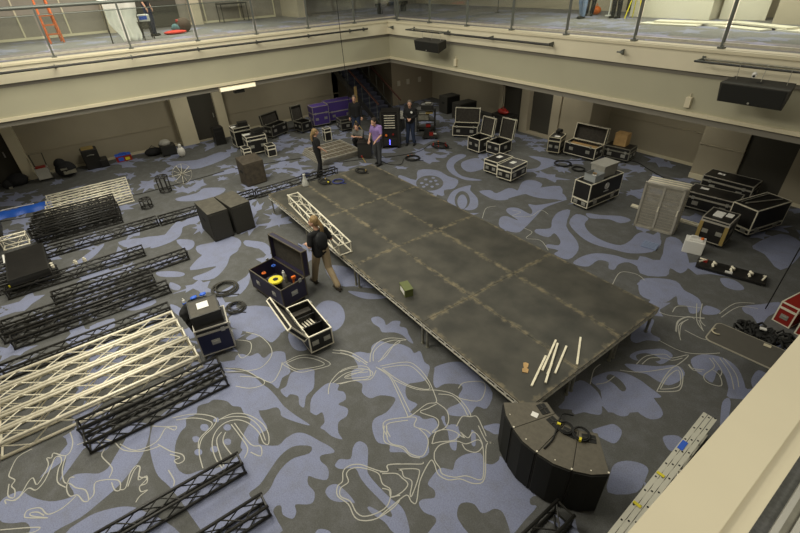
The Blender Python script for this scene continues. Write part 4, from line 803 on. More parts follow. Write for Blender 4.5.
def case(label, ctr, ang, l, w, h, body=BLK_CASE, edge=ALU, wheels=True, opened=None, lidh=.14, lidang=105, split=None, name='flight_case', z0=0.0, handles=True, group=None, lidmat=None, cat='flight case', rim=True):
    """local X = length, local Y = width. opened: None or side ('+y','-y','+x','-x') of the hinge"""
    t = thing(name, label, cat, (ctr[0], ctr[1], z0), R(ang), group)
    wh = .10 if wheels else 0.0; x, y = l/2, w/2
    if wheels:
        for sx in (-1, 1):
            for sy in (-1, 1):
                cx, cy = sx*(x-.09), sy*(y-.09)
                MB().tube((cx-.02, cy, .045), (cx+.02, cy, .045), .045, 12).box((cx, cy, .085), (.07, .07, .03)).build('caster', RUB, t)
    ht = h-(lidh if opened is None and split is None else 0)
    if opened is None:
        zs = h-lidh if split is None else split
        MB().b2(-x, -y, wh, x, y, zs-.004).build('body', body, t); edging(-x, -y, wh, x, y, zs-.004).build('edge_trim', edge, t)
        ld = MB().b2(-x, -y, zs+.004, x, y, h).build('lid', lidmat or body, t); edging(-x, -y, zs+.004, x, y, h).build('lid_trim', edge, ld)
        top = zs
    else:
        hollow(MB(), -x, -y, wh, x, y, h).build('body', body, t); edging(-x, -y, wh, x, y, h).build('edge_trim', edge, t)
        MB().b2(-x+.021, -y+.021, wh+.021, x-.021, y-.021, wh+.06).build('lining', FOAM, t)
        # lid, hinged
        ax = opened[1]; sg = 1 if opened[0] == '+' else -1
        ll, lw = (l, w) if ax == 'y' else (w, l)
        lid = bpy.data.objects.new('lid', None); C.objects.link(lid); lid.parent = t
        if ax == 'y': lid.location = (0, sg*y, h); base = 0 if sg > 0 else PI
        else: lid.location = (sg*x, 0, h); base = -PI/2 if sg > 0 else PI/2
        # lid frame: local +X along the hinge, +Y away from the case, +Z up; swings by lidang from closed
        lid.rotation_euler = (0, 0, base)
        b = MB(); M = Matrix.Rotation(-R(lidang), 3, 'X')
        tmp = MB(); hollow(tmp, -ll/2, -lw, 0, ll/2, 0, lidh, .02)
        # closed lid is an upturned tray: flip z
        vs = [Vector((v[0], v[1], lidh-v[2])) for v in tmp.v]; fs = [tuple(reversed(f)) for f in tmp.f]
        bpy.data.objects.remove(lid)
        def place(vs): 
            out = []
            Rz = Matrix.Rotation(base, 3, 'Z'); off = Vector((0, sg*y, h)) if ax == 'y' else Vector((sg*x, 0, h))
            for v in vs: out.append(Rz @ (M @ Vector(v))+off)
            return out
        lb_ = MB(); lb_.add(place(vs), fs); lid = lb_.build('lid', lidmat or body, t)
        e = edging(-ll/2, -lw, 0, ll/2, 0, lidh); e2 = MB(); e2.add(place(e.v), e.f); e2.build('lid_trim', edge, lid)
        i = MB().b2(-ll/2+.021, -lw+.021, lidh-.045, ll/2-.021, -.021, lidh-.021); i2 = MB(); i2.add(place(i.v), i.f); i2.build('lid_lining', FOAM, lid)
        top = h
    if handles:
        hz = wh+(top-wh)*.52
        for s in (-1, 1):
            for q in ((-.25, .25) if w > .42 else (0,)):
                MB().box((s*(x+.003), q*w, hz), (.012, .13, .10)).box((s*(x+.012), q*w, hz+.01), (.012, .09, .018)).build('handle', STEELH, t)
            for q in ((-.27, .27) if l > .75 else (0,)):
                MB().box((q*l, s*(y+.003), hz), (.15, .012, .11)).box((q*l, s*(y+.012), hz+.01), (.1, .012, .018)).build('handle', STEELH, t)
                MB().box((q*l*1.25 if l > .75 else .18, s*(y+.004), top), (.07, .012, .09)).build('latch', STEELH, t)
    return t
def sheet(label, x, y, z, a, l=.28, w=.2, m=PAPER, cat='paper', name='paper_sheet'):
    b = MB().box((0, 0, .002), (l, w, .004)); return tag(b.build(name, m, None, (x, y, z), R(a)), label, cat)

# open trunk in the centre foreground
t = case('open black flight case with bright edges holding steel bars, centre foreground', (5.72, -5.22), 178, 1.06, .47, .49, edge=ALU_B, opened='+y', lidang=122, lidh=.10)
MB().b2(-.15, -.21, .13, -.13, .21, .40).build('divider', BLK_CASE, t); MB().b2(.22, -.21, .13, .24, .21, .36).build('divider', BLK_CASE, t)
MB().b2(.36, -.21, .14, .50, .21, .34).build('foam_block', FOAM, t)
for i in range(5):
    y = -5.34+.055*i
    tag(MB().tube((5.45, y, .20+.012*i), (5.86, y+.02, .25+.012*i), .016, 8).build('steel_bar', ALU_B), 'steel bar inside the open trunk, %s of five side by side' % ['first from the lid', 'second from the lid', 'middle', 'second from the far side', 'farthest from the lid'][i], 'bar', 'steel bars in the open trunk')
# navy tool trunk with open lid
t = case('dark navy tool trunk with its lid up, beside the person in khaki trousers', (4.02, -5.13), 101, .62, 1.23, .57, body=NAVYP, edge=mat('worn_dark_edge', (.10, .085, .06), .5, .3), opened='-x' if 0 else '+x', lidang=92, lidh=.14)
nav = t
tag(MB().lathe([(.02, 0), (.15, 0), (.16, .02), (.15, .045), (.02, .045)], (4.18, -5.22, .50), 24).lathe([(.06, .0), (.06, .06)], (4.18, -5.22, .49), 14, 1).build('cable_reel', [YEL, RUB], smooth=False), 'yellow flat reel lying on top of the tools in the navy trunk', 'reel')
tag(MB().lathe([(.08, 0), (.10, .02), (.10, .34), (.04, .36)], (4.18, -5.22, .12), 16).build('reel_drum', RUB), 'black drum under the yellow reel in the navy trunk', 'drum')
rnd = random.Random(5)
tools = [('small blue tape roll at the far left end of the navy trunk', BLUEP, (3.58, -5.02, .50), 'tape roll', 't'), ('orange handled tool standing near the right end of the navy trunk', ORG, (4.42, -4.93, .46), 'tool', 'b'),
         ('orange tape roll in the left end of the navy trunk', ORG, (3.60, -5.28, .42), 'tape roll', 't'), ('white spray can among the tools in the navy trunk', WHT, (3.95, -4.95, .42), 'can', 'c'),
         ('grey metal can beside the white can in the navy trunk', ALU_D, (4.08, -4.96, .40), 'can', 'c'), ('dark blue drill case in the middle of the navy trunk', NAVY, (3.90, -5.18, .30), 'tool', 'k'),
         ('grey toolbox at the right end of the navy trunk', ALU_D, (4.46, -5.10, .22), 'toolbox', 'k')]
for lb, m, p, ct, sh in tools:
    if sh == 't': b = MB(); b.path([(.035*math.cos(q*PI/8), .035*math.sin(q*PI/8), 0) for q in range(16)], .016, 8, closed=True)
    elif sh == 'b': b = MB().tube((0, 0, -.1), (.02, .02, .12), .022, 10).box((.02, .02, .14), (.05, .09, .05))
    elif sh == 'c': b = MB().lathe([(.03, -.12), (.035, -.11), (.035, .06), (.015, .09), (.015, .11)], n=12)
    else: b = MB().box((0, 0, 0), (.2, .24, .2)).box((0, 0, .12), (.03, .12, .03))
    tag(b.build(ct.replace(' ', '_'), m, None, p), lb, ct, 'tools in the navy trunk')
# blue tool bag hanging over the lid end
t = thing('tool_bag', 'dark blue tool bag with white stripe hanging at the end of the navy lid', 'bag', (4.08, -4.54, .0))
b = MB()
for z, rx, ry in ((.42, .10, .09), (.55, .13, .11), (.75, .13, .10), (.95, .09, .08)): b.ball((0, .0, z), .14, 8, (rx/.12, ry/.12, 1))
b.build('bag_body', mat('navy_cloth', (.02, .035, .12), .9, noise=.4, nscale=14), t, smooth=True)
MB().path([(.06, -.05, .95), (.1, -.02, .7), (.12, .03, .45)], .016, 6).path([(-.02, .06, 1.0), (0, .09, .75), (.05, .1, .5)], .012, 6).build('strap', WHC, t)
MB().tube((0, 0, 0), (0, 0, .42), .02).build('stand_leg', BLK, t)
# blue-sided case by the pale pile, rack case on top
case('navy blue flight case with pale edges at the end of the pale truss pile', (4.82, -6.78), 80, .60, .56, .71, body=NAVY, edge=ALU, split=.60, lidmat=BLK_CASE)
t = case('low black rack case standing on the navy blue flight case', (4.74, -6.80), 83, .52, .54, .25, z0=.712, wheels=False, lidh=.05, handles=False, edge=BLK, body=BLK_CASE, lidmat=mat('dusty_black_lid', (.07, .063, .048), .6, noise=.15))
sheet('white paper square on top of the low black rack case', 4.70, -6.80, .968, 83, .2, .2)
t = thing('jacket', 'black jacket slumped over the back of the navy blue case', 'jacket', (4.42, -6.78, 0))
b = MB()
rr = random.Random(2)
for i in range(34):
    a = i/33; b.ball((-.04+.05*math.sin(i*2.1), -.36+.58*a, .84+.05*math.sin(i*1.3)-.5*(a-.5)**2), .055+.025*rr.random(), 7, (1.3, 1, .9))
for i in range(12): b.ball((.06+.02*(i % 3), -.38+.01*i, .78-.05*i), .05, 7)
o = b.build('cloth_body', mat('black_fleece', (.014, .014, .014), .95, bump=.8, nscale=14), t, smooth=True); remesh(o, .02, 4); MB().b2(-.06, -.3, 0, 0, .3, .72).build('support_board', BLK, t)
for lb, y in (('blue glove on the black jacket behind the rack case, left one', -6.87), ('blue glove on the black jacket behind the rack case, right one', -6.70)):
    tag(MB().ball((4.36, y, .97), .05, 8, (1.0, 1.3, .5)).cap((4.36, y, .97), (4.33, y+.05, .97), .016).build('work_glove', BLUEP, smooth=True), lb, 'glove', 'blue gloves')
# two small twin cases in the middle
case('small square flight case with white label, left one of the touching pair', (2.26, 3.74), 95, .84, .56, .51, edge=ALU_B, split=.38)
case('small square flight case with white label, right one of the touching pair', (2.93, 3.68), 97, .88, .56, .52, edge=ALU_B, split=.38)
sheet('white label on top of the left small twin case', 2.24, 3.80, .517, 95, .22, .16, cat='label'); sheet('white label on top of the right small twin case', 2.92, 3.72, .527, 97, .22, .16, cat='label')
# tall case with round white emblem and tubs
t = case('tall black flight case with white round emblem and a grey tub on top', (5.77, 4.14), 87, 1.46, .54, .82, edge=ALU_B, split=.30, handles=True)
e = MB(); e.path([(0.02+.09*math.cos(q*PI/8), -.276, .60+.09*math.sin(q*PI/8)) for q in range(16)], .008, 6, closed=True)
for q in (-.045, 0, .045): e.box((.02+q, -.276, .60), (.018, .008, .11))
e.box((.02, -.276, .45), (.22, .006, .02)); e.build('emblem', PAPER, t)
t = thing('storage_tub', 'cloudy open plastic tub on the left end of the tall case', 'tub', (5.80, 3.78, .824), R(87))
hollow(MB(), -.2, -.18, 0, .2, .18, .2, .008).box((0, .18, .19), (.42, .02, .02)).box((0, -.18, .19), (.42, .02, .02)).box((.2, 0, .19), (.02, .38, .02)).box((-.2, 0, .19), (.02, .38, .02)).build('tub_body', CLEARP, t)
for q, m in ((-.08, PAPER), (.06, PLY), (.0, ALU)): MB().box((q, q*.6, .13), (.12, .1, .05), q*9).build('contents', m, t)
t = thing('storage_tub', 'taller grey lidded tub standing on the tall case behind the open one', 'tub', (5.74, 4.32, .824), R(87))
MB().add([(-.28, -.2, 0), (.28, -.2, 0), (.28, .2, 0), (-.28, .2, 0), (-.31, -.22, .32), (.31, -.22, .32), (.31, .22, .32), (-.31, .22, .32)], [(0, 3, 2, 1), (4, 5, 6, 7), (0, 1, 5, 4), (1, 2, 6, 5), (2, 3, 7, 6), (3, 0, 4, 7)]).build('tub_body', GREYP, t)
MB().b2(-.33, -.24, .32, .33, .24, .36).build('tub_lid', GREYP, t)
# cases along the right door bay
case('small black case with thick pale front frame in front of the right pilaster', (2.36, 6.75), 109, .62, .45, .65, edge=TRIM)
t = case('big open black flight case with ply inside, lid leaning back to the right wall', (3.29, 7.08), 5, 1.20, .56, .50, edge=ALU_B, opened='+y', lidang=100, lidh=.16)
MB().b2(-.57, -.25, .30, .57, .25, .40).build('ply_tray', PLY, t)
tag(MB().b2(0, 0, 0, .42, .36, .42).build('cardboard_box', PLY, None, (4.06, 7.66, .505), R(8)), 'brown cardboard box on the case behind the big open case', 'box')
case('black flight case carrying the brown cardboard box near the right wall', (4.28, 7.82), 8, .9, .6, .5, wheels=True, edge=ALU_D)
t = thing('camera_head', 'small black lamp head on the pale framed case', 'lamp', (2.20, 6.98, .652)); MB().tube((0, 0, .1), (.18, -.05, .12), .07, 12).box((0, 0, .05), (.1, .14, .1)).build('lamp_head', BLK, t)
sheet('white paper on top of the pale framed case', 2.45, 6.62, .655, 20, .18, .14)
# mesh gates
t = thing('barrier_stack', 'stack of pale steel mesh barrier panels standing on edge', 'barrier', (7.72, 3.90, 0), R(14)); 
for yy in (-.12, ):
    f = MB()
    for x in (-.46, -.02, .42): f.box((x, yy, .64), (.05, .05, 1.26))
    for z in (.03, 1.25): f.box((-.02, yy, z), (.93, .05, .05))
    f.build('front_frame', ALU, t)
    for x0 in (-.43, .01):
        g = MB()
        for i in range(13): g.box((x0+.03*i+.02, yy, .64), (.013, .006, 1.2))
        for i in range(38): g.box((x0+.2, yy+.004, .06+.0315*i), (.4, .006, .012))
        g.build('mesh_infill', ALU, t)
        MB().box((x0+.40, yy-.04, .62), (.03, .03, .14)).build('latch', ALU_B, t)
for i in range(6):
    yy = -.06+.07*i; f = MB()
    for x in (-.44+.05*i*0, .46): f.box((x, yy, .64), (.03, .035, 1.26))
    for z in (.02, 1.26): f.box((0, yy, z), (.9, .035, .03))
    for k in range(20): f.box((.462, yy, .07+.06*k), (.040, .05, .03))
    for k in range(14): f.box((0, yy, .08+.085*k), (.9, .012, .012))
    f.build('panel', ALU_B if i % 2 else ALU, t)
tag(MB().box((0, 0, 0), (2.0, .14, .05)).box((0, .0, .035), (2.0, .03, .02)).build('floor_plank', ALU_B, None, (7.62, 4.80, .026), R(6)), 'long pale plank on the floor behind the mesh barrier stack', 'plank')
t = thing('slatted_tray', 'small pale blue slatted tray flat on the carpet in front of the barriers', 'tray', (8.11, 2.98, .004), R(14))
g = MB()
for i in range(5): g.box((0, -.14+.07*i, .02), (.34, .035, .03))
g.box((-.15, 0, .01), (.03, .32, .02)); g.box((.15, 0, .01), (.03, .32, .02)); g.build('slats', mat('pale_blue_plastic', (.24, .29, .42), .6), t)
# right cluster of cases
case('long low black flight case nearest the right pilaster', (8.0, 7.42), 3, 1.30, .66, .55, edge=ALU)
case('long black flight case in front of the one by the pilaster', (8.15, 6.0), 8, 1.22, .68, .55, edge=ALU)
sheet('white label on the long case behind the mesh barriers', 7.85, 6.05, .556, 8, .2, .14, cat='label'); sheet('white label on the case by the right pilaster', 7.7, 7.45, .556, 8, .2, .14, cat='label')
t = case('big black trunk with slanting bright bars on top, at the right of the cluster', (9.28, 5.80), 76, 1.25, .62, .76, edge=ALU_B, split=.22)
MB().path([(-.5, .1, .785), (.5, -.15, .785)], .015, 6).path([(-.5, .2, .785), (.5, .2, .785)], .012, 6).build('top_bar', ALU, t)
t = case('small equipment rack with gold front posts beside the white jug', (8.93, 4.40), 95, .72, .60, .70, edge=ALU, split=.62)
MB().b2(-.36, -.32, .14, -.30, -.30, .62).b2(.30, -.32, .14, .36, -.30, .62).build('gold_post', GOLD, t) if 0 else None
for s in (-1, 1): MB().b2(-.385, s*.27-.04, .12, -.36, s*.27+.04, .60).build('front_post', GOLD, t)
MB().box((0, .05, .715), (.3, .2, .03)).box((.1, -.15, .71), (.2, .14, .02)).build('papers', PAPER, t)
t = thing('jug', 'white plastic jug with a small cap on the carpet before the gold-posted rack', 'jug', (8.86, 3.52, 0), R(20))
MB().b2(-.21, -.16, 0, .21, .16, .33).box((0, 0, .345), (.3, .2, .03)).build('jug_body', WHT, t, bevel=.03); MB().tube((.12, 0, .35), (.12, 0, .39), .035, 12).build('jug_cap', ORG, t); MB().path([(-.12, 0, .35), (-.1, 0, .41), (.02, 0, .41), (.04, 0, .35)], .016, 8).build('jug_handle', WHT, t)
# rigging board
t = thing('rigging_dolly', 'long flat black board with three silver clamps right of the stage', 'dolly', (9.83, 3.20, 0), R(16))
MB().b2(-.66, -.2, .03, .66, .2, .08).b2(-.6, -.18, 0, -.5, .18, .03).b2(.5, -.18, 0, .6, .18, .03).build('board', BLK_CASE, t)
for x in (-.33, .02, .36): MB().path([(x, -.09, .09), (x-.03, -.04, .14), (x+.03, 0, .12), (x-.02, .05, .15), (x, .10, .09)], .026, 8).tube((x-.04, 0, .08), (x+.04, 0, .16), .02).build('clamp', ALU_B, t)
MB().b2(-.1, -.17, .08, .04, -.12, .11).build('steel_tab', WHT, t); MB().path([(-.62, 0, .09), (-.5, .1, .12), (-.62, .16, .09)], .02).build('end_hook', ALU_B, t); MB().path([(.58, -.1, .09), (.62, 0, .16), (.6, .12, .09)], .02).build('end_hook', ALU_B, t); MB().b2(-.55, .04, .08, -.47, .14, .12).build('red_tag', RED, t)
# cases at the right edge
t = thing('road_trolley', 'black tubular trolley corner at the right picture edge', 'trolley', (11.2, 4.1, 0))
MB().path([(-.1, -.3, .12), (-.1, .5, .12), (.6, .5, .12), (.6, -.3, .12)], .018, 8, closed=True).path([(-.1, -.3, .12), (-.1, -.3, .5)], .018).path([(-.1, .5, .12), (-.1, .5, .5)], .018).tube((-.1, -.3, .5), (-.1, .5, .5), .018).build('frame', ALU_B, t)
for x, y in ((-.1, -.3), (-.1, .5), (.6, .5), (.6, -.3)): MB().tube((x, y-.02, .05), (x, y+.02, .05), .05, 12).build('wheel', RUB, t)
# grey table
t = thing('folding_table', 'grey round-cornered folding table with a pale edge, partly behind the ledge', 'table', (11.50, -.02, 0), R(5))
def rr_poly(x, y, r, n=6):
    out = []
    for cx, cy, a0 in ((x-r, y-r, 0), (-x+r, y-r, 90), (-x+r, -y+r, 180), (x-r, -y+r, 270)):
        for i in range(n+1): a = R(a0+90*i/n); out.append((cx+r*math.cos(a), cy+r*math.sin(a)))
    return out
MB().prism(rr_poly(.85, .29, .09), .715, .74, 0).build('table_top', TABLE, t)
e = MB(); p = rr_poly(.855, .295, .09); e.path([(a, b_, .728) for a, b_ in p], .014, 6, closed=True); e.build('edge_band', mat('table_edge', (.30, .28, .22), .5), t)
for x in (.15, .65):
    for y in (.0, .22): MB().tube((x, y, 0), (x*.95, y, .715), .014, 8).build('leg', BLK, t)
tag(MB().path([(.06*math.cos(a*PI/6)*(1+.1*math.sin(3*a)), .05*math.sin(a*PI/6), .012+.003*math.sin(2*a)) for a in range(7)], .009, 6).path([(.075*math.cos(a*PI/6), .065*math.sin(a*PI/6), .02) for a in range(-1, 7)], .009, 6).build('strap_coil', ROPE, None, (10.72, -.10, .742), R(150)), 'pale coiled strap hanging at the corner of the grey table', 'strap')
sheet('strip of pale tape on the edge of the grey table', 11.36, .19, .743, 9, .1, .07, m=ROPE, cat='tape', name='tape_strip')
# red cases + black bundle
for i, (x, y, zz, lb) in enumerate(((11.22, 2.42, 0, 'red and silver hard case at the right edge, the lower one'), (11.62, 2.30, 0, 'red and silver hard case at the right edge, half hidden by the ledge'))):
    case(lb, (x, y), 80, .62, .3, .46, body=RED, edge=ALU_B, wheels=False, handles=True, name='red_case', cat='case', lidh=.12)
t = thing('harness_pile', 'heap of black rigging harness and straps behind the grey table', 'harness', (11.12, 1.40, 0))
rr = random.Random(9); b = MB()
for i in range(22):
    a = rr.uniform(0, 6.28); x, y = rr.uniform(-.32, .38), rr.uniform(-.26, .26); r = rr.uniform(.08, .16)
    b.path([(x+r*math.cos(a+q*PI/5), y+r*math.sin(a+q*PI/5)*.8, .05+.16*rr.random()) for q in range(8)], .022, 6)
for i in range(10): b.ball((rr.uniform(-.3, .35), rr.uniform(-.22, .22), .07), .1, 7)
b.build('straps', RUB, t, smooth=True); MB().box((-.05, -.05, .24), (.10, .07, .02), .4).build('white_tag', WHT, t); MB().tube((-.4, .2, 0), (-.4, .2, .02), .1).build('cable_foot', RUB, t)

# ------------------------------------------------------------------ ladder
t = thing('extension_ladder', 'long triple aluminium extension ladder lying on edge below the ledge', 'ladder', (11.44, -3.08, 0), R(2.5))
for k in range(3):
    x = -.055+.062*k
    for z in (.04, .40): MB().box((x, 0, z), (.030, 3.0, .075)).box((x-.018*0, 0, z+.034), (.054, 3.0, .008)).build('side_rail', mat('ladder_aluminium', (.60, .58, .48), .45, .2), t)
    for i in range(11):
        y = -1.4+.28*i+.05*k; MB().tube((x, y, .06), (x, y, .38), .014, 8).tube((x, y, .38), (x, y, .4405), .013, 10, mi=1).build('rung', [ALU, RUB], t)
MB().b2(-.07, .62, .442, .0, .8, .445).build('blue_label', BLUEP, t)
for y in (.05, -.55): MB().b2(-.075, y, .0, -.06, y+.04, .45).b2(-.075, y, .441, .02, y+.04, .448).build('yellow_strap', YEL, t)
MB().path([(.11, .3, .42), (.2, .45, .4), (.32, .5, .38)], .02).path([(.11, .25, .42), (.2, .12, .4), (.28, .0, .38)], .02).build('hinge_arm', ALU_B, t)
tag(MB().b2(-.2, -.5, 0, .16, .5, .24).b2(-.16, -.46, .24, .12, .46, .27).build('blue_crate', BLUEP, None, (11.86, -3.35, 0), R(2)), 'blue crate between the ladder and the near ledge', 'crate')
# ------------------------------------------------------------------ speakers
F = [(9.58, -4.02), (9.95, -4.24), (10.38, -4.28), (10.80, -4.13), (11.10, -3.81)]
Bk = [(9.96, -3.53), (10.15, -3.60), (10.33, -3.62), (10.50, -3.57), (10.68, -3.42)]
nm4 = ['farthest from the ladder', 'second from the far side', 'third from the far side', 'nearest the ladder']
for i in range(4):
    f0, f1, b1, b0 = [Vector((*q, 0)) for q in (F[i], F[i+1], Bk[i+1], Bk[i])]
    c = (f0+f1+b0+b1)/4
    t = thing('curved_array_speaker', 'taupe-topped black speaker cabinet in the curved row, %s' % nm4[i], 'speaker', c, 0, 'curved row of four speaker cabinets')
    sh = lambda p, k=.985: tuple(((p-c)*k).xy)
    fm = (f0+f1)/2; od = Vector(((f1-f0).y, -(f1-f0).x, 0)).normalized(); od = od if od.dot(fm-c) > 0 else -od; fm = fm+od*.03
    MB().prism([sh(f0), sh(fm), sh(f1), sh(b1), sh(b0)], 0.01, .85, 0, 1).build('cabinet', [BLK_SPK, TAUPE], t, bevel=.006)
    d = (f1-f0).normalized(); n = Vector((d.y, -d.x, 0)); n = n if n.dot(c-f0) < 0 else -n
    a0 = f0-c+n*.012+d*.02; a1 = f1-c+n*.012-d*.02
    am = (a0+a1)/2+n*.03; MB().prism([tuple(a0.xy), tuple(am.xy), tuple(a1.xy), tuple((a1-n*.02).xy), tuple((am-n*.02).xy), tuple((a0-n*.02).xy)], .03, .83).build('grille', GRILLE, t)
    m_ = ((b0+b1)/2-c)*.62; a = math.atan2((b1-b0).y, (b1-b0).x)
    MB().box((m_.x, m_.y, .853), (.17, .12, .008), a, 0).build('rigging_recess', RUB, t)
    MB().box((m_.x, m_.y, .860), (.015, .12, .008), a).box((m_.x, m_.y, .860), (.17, .015, .008), a).build('rigging_bar', BLK_SPK, t)
    q = (f1-c)*.93; MB().tube((q.x, q.y, .85), (q.x, q.y, .858), .012, 10).build('bolt', ALU_B, t)
    q = ((f0+f1)/2-c)*.90; MB().tube((q.x, q.y, .85), (q.x, q.y, .857), .008, 10).build('bolt', ALU_B, t)
sheet('white label on the second cabinet of the curved speakers', 9.99, -3.84, .853, 20, .09, .08, cat='label')
cable('signal_cable', 'black cable lying across the top of the curved speakers', [(10.40, -4.16, .862), (10.38, -3.95, .866), (10.28, -3.72, .875), (10.22, -3.55, .872), (10.30, -3.40, .80)], .011, RUB)

def coil(label, loc, r, turns, m, rad=.012, spread=.02, h=.05, ecc=1.0, name='cable_coil', tails=True, bands=None, group='coiled cables on the floor'):
    rr = random.Random(hash(label) % 99991 if 0 else sum(map(ord, label)))
    b = MB(); pts = []; n = 18
    for i in range(turns*n+1):
        a = 2*PI*i/n; k = i/n
        q = r+spread*math.sin(k*2.3+rr.random()*.2)+rr.uniform(-.003, .003)
        pts.append((q*math.cos(a)*ecc, q*math.sin(a), rad+h*(.5+.5*math.sin(k*1.7))*min(1, k/2)+rad))
    b.path(pts, rad, 6)
    if tails: b.path(smooth_curve([pts[-1], (r*1.25*ecc, r*.3, rad), (r*1.6*ecc, r*.75, rad)], False, 4), rad, 6)
    o = b.build('cable', m, smooth=True) if bands else b.build(name, m, smooth=True)
    if bands:
        t = thing(name, label, 'cable coil', loc, 0, group); o.parent = t
        for a, mm in bands: MB().box((r*math.cos(a)*ecc, r*math.sin(a), h*.6+rad*2), (.045, .03, h+.02), a).build('tie', mm, t)
        return t
    o.location = loc; return tag(o, label, 'cable coil', group)
coil('big oval coil of thick black cable behind the navy blue case', (3.02, -6.08, 0), .25, 7, mat('dusty_cable', (.055, .052, .043), .7), .012, .055, .06, 1.0)
coil('round coil of thick black cable right of the navy blue case', (3.88, -6.12, 0), .17, 7, mat('dusty_cable_b', (.042, .04, .033), .7), .011, .045, .07)
coil('small blue cable coil on the carpet behind the black truss', (-2.0, -1.55, 0), .14, 4, mat('blue_cable', (.02, .025, .09), .6), .012)
coil('blue cable coil on the far corner of the stage', (.62, -1.62, .61), .17, 4, mat('blue_cable_b', (.03, .04, .16), .6), .012, .015, .03)
coil('tangled black cable with yellow plugs beside the blue coil on the stage', (.34, -1.95, .61), .12, 4, RUB, .011, .05, .04, 1.6, bands=[(0.3, YEL), (2.2, GOLD)])
coil('black cable coil on the stage nearest the person in the purple shirt', (.36, -.62, .61), .13, 4, RUB, .011, .04, .04, 1.5, bands=[(1.0, GOLD)])
coil('black cable coil with red plug on the carpet right of the purple-shirted person', (-.72, 2.30, 0), .26, 5, RUB, .014, .03, .04, bands=[(2.6, RED), (3.2, ORG)])
coil('black cable coil with red connectors in front of the tall open cases', (-1.05, 3.95, 0), .24, 5, RUB, .014, .07, .1, 1.3, bands=[(0.3, RED), (1.4, RED), (2.6, ORG), (3.8, RED), (5.2, RED)])
coil('thin black cable coil on the carpet between the twin cases and the pale framed case', (3.31, 5.95, 0), .27, 4, RUB, .012, .03, .03)
coil('thin black cable coil beside the tall case with the emblem', (3.98, 5.9, 0), .2, 3, RUB, .012)
coil('black cable loop with yellow tape lying on the curved speakers, left one', (10.38, -3.70, .855), .09, 3, RUB, .009, .012, .02, bands=[(3.5, YEL)], tails=False)
coil('black cable loop with yellow tape lying on the curved speakers, right one', (10.56, -3.62, .855), .10, 3, RUB, .009, .012, .02, bands=[(5.2, YEL)], tails=False)
coil('thin cable coil lying on the carpet right behind the curved speakers', (9.9, -3.2, 0), .16, 2, mat('grey_cable', (.18, .17, .14), .7), .006, .02, .01)
for lb, p in (('black cable across the carpet behind the trusses, running to the brown speaker', [(-5.05, -10.48, .012), (-4.6, -8.9, .012), (-4.4, -7.2, .012), (-4.34, -5.31, .012), (-4.45, -3.7, .012)]),
              ('black cable across the carpet from the brown speaker to the corner', [(-4.4, -3.3, .012), (-3.95, -1.6, .012), (-3.7, -.9, .012)]),
              ('black cable along the carpet behind the far end of the stage', [(-2.3, .0, .012), (-1.9, 1.0, .012), (-1.4, 2.0, .012), (-1.2, 3.0, .012), (-1.6, 3.9, .012)]),
              ('black cable on the carpet from the coil with red plug to the purple-shirted person', [(-.9, 2.0, .012), (-.55, 1.6, .012), (-.9, 1.3, .012), (-1.6, 1.3, .012)]),
              ('thin black cable on the carpet along the right wall', [(3.2, 6.3, .012), (4.6, 7.9, .012), (5.6, 7.6, .012), (6.8, 7.0, .012), (7.3, 6.7, .012)])):
    cable('floor_cable', lb, p, .012, RUB)

def cab(name, label, ctr, ang, l, w, h, m, gm=GRILLE, side='x-', group=None, wedge=0.0, handle=True):
    t = thing(name, label, 'speaker', (ctr[0], ctr[1], 0), R(ang), group)
    x, y = l/2, w/2
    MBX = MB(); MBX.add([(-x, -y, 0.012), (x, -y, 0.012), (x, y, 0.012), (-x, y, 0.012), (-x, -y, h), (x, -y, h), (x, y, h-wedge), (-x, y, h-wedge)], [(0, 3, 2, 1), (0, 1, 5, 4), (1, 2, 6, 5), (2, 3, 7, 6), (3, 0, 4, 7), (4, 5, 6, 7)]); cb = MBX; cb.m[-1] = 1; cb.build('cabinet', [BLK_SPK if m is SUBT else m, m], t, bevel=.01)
    MB().b2(-x+.03, -y-.014, .04, x-.03, -y, h-.05).build('grille', gm, t)
    if handle:
        for s in (-1, 1): MB().box((s*(x+.002), 0, h*.62), (.012, .2, .09)).build('handle', RUB, t)
    for sx in (-1, 1):
        for sy in (-1, 1): MB().b2(sx*(x-.06)-.02, sy*(y-.06)-.02, 0, sx*(x-.06)+.02, sy*(y-.06)+.02, .012).build('foot', RUB, t)
    return t
SUBT = mat('lighter_black_top', (.085, .078, .060), .7, noise=.2, nscale=9)  # top face, lighter than the black sides
cab('subwoofer', 'big black subwoofer, left one of the pair behind the stage corner', (.14, -5.34), 93, .54, 1.04, .84, SUBT, BLK_SPK, group='pair of subwoofers')
cab('subwoofer', 'big black subwoofer, right one of the pair behind the stage corner', (.10, -4.74), 97, .56, 1.04, .84, SUBT, BLK_SPK, group='pair of subwoofers')
cab('subwoofer', 'tall worn brown speaker cabinet behind the black truss line', (-2.68, -3.20), 95, .72, .56, .80, BRN_SPK, BRN_SPK, wedge=-.12)
case('black equipment case at the left wall end, small dark upright', (-7.85, -2.75), 88, .42, .40, .72, edge=BLK, wheels=False, handles=False)
t = case('rack case with white gear on top, front one of the rack group', (-5.59, -1.95), 85, .79, .60, .75, edge=ALU_B)
tag(MB().b2(-.15, -.2, 0, .15, .2, .16).tube((0, .2, .08), (0, .3, .08), .06).build('mixer_unit', BLK, None, (-5.7, -1.75, .752), R(10)), 'black device with dials on the front rack case', 'device')
sheet('cream folded cloth on the front rack case', -5.75, -2.2, .752, 5, .2, .28, cat='cloth', name='folded_cloth')
case('rack case standing behind the front one near the left wall', (-6.81, -2.09), 88, .71, .60, .86, edge=ALU_B)
tag(MB().b2(-.2, -.15, 0, .2, .15, .14).build('rack_unit', BLK, None, (-6.8, -1.95, .862), R(80)), 'flat dark unit on the rear rack case', 'device')
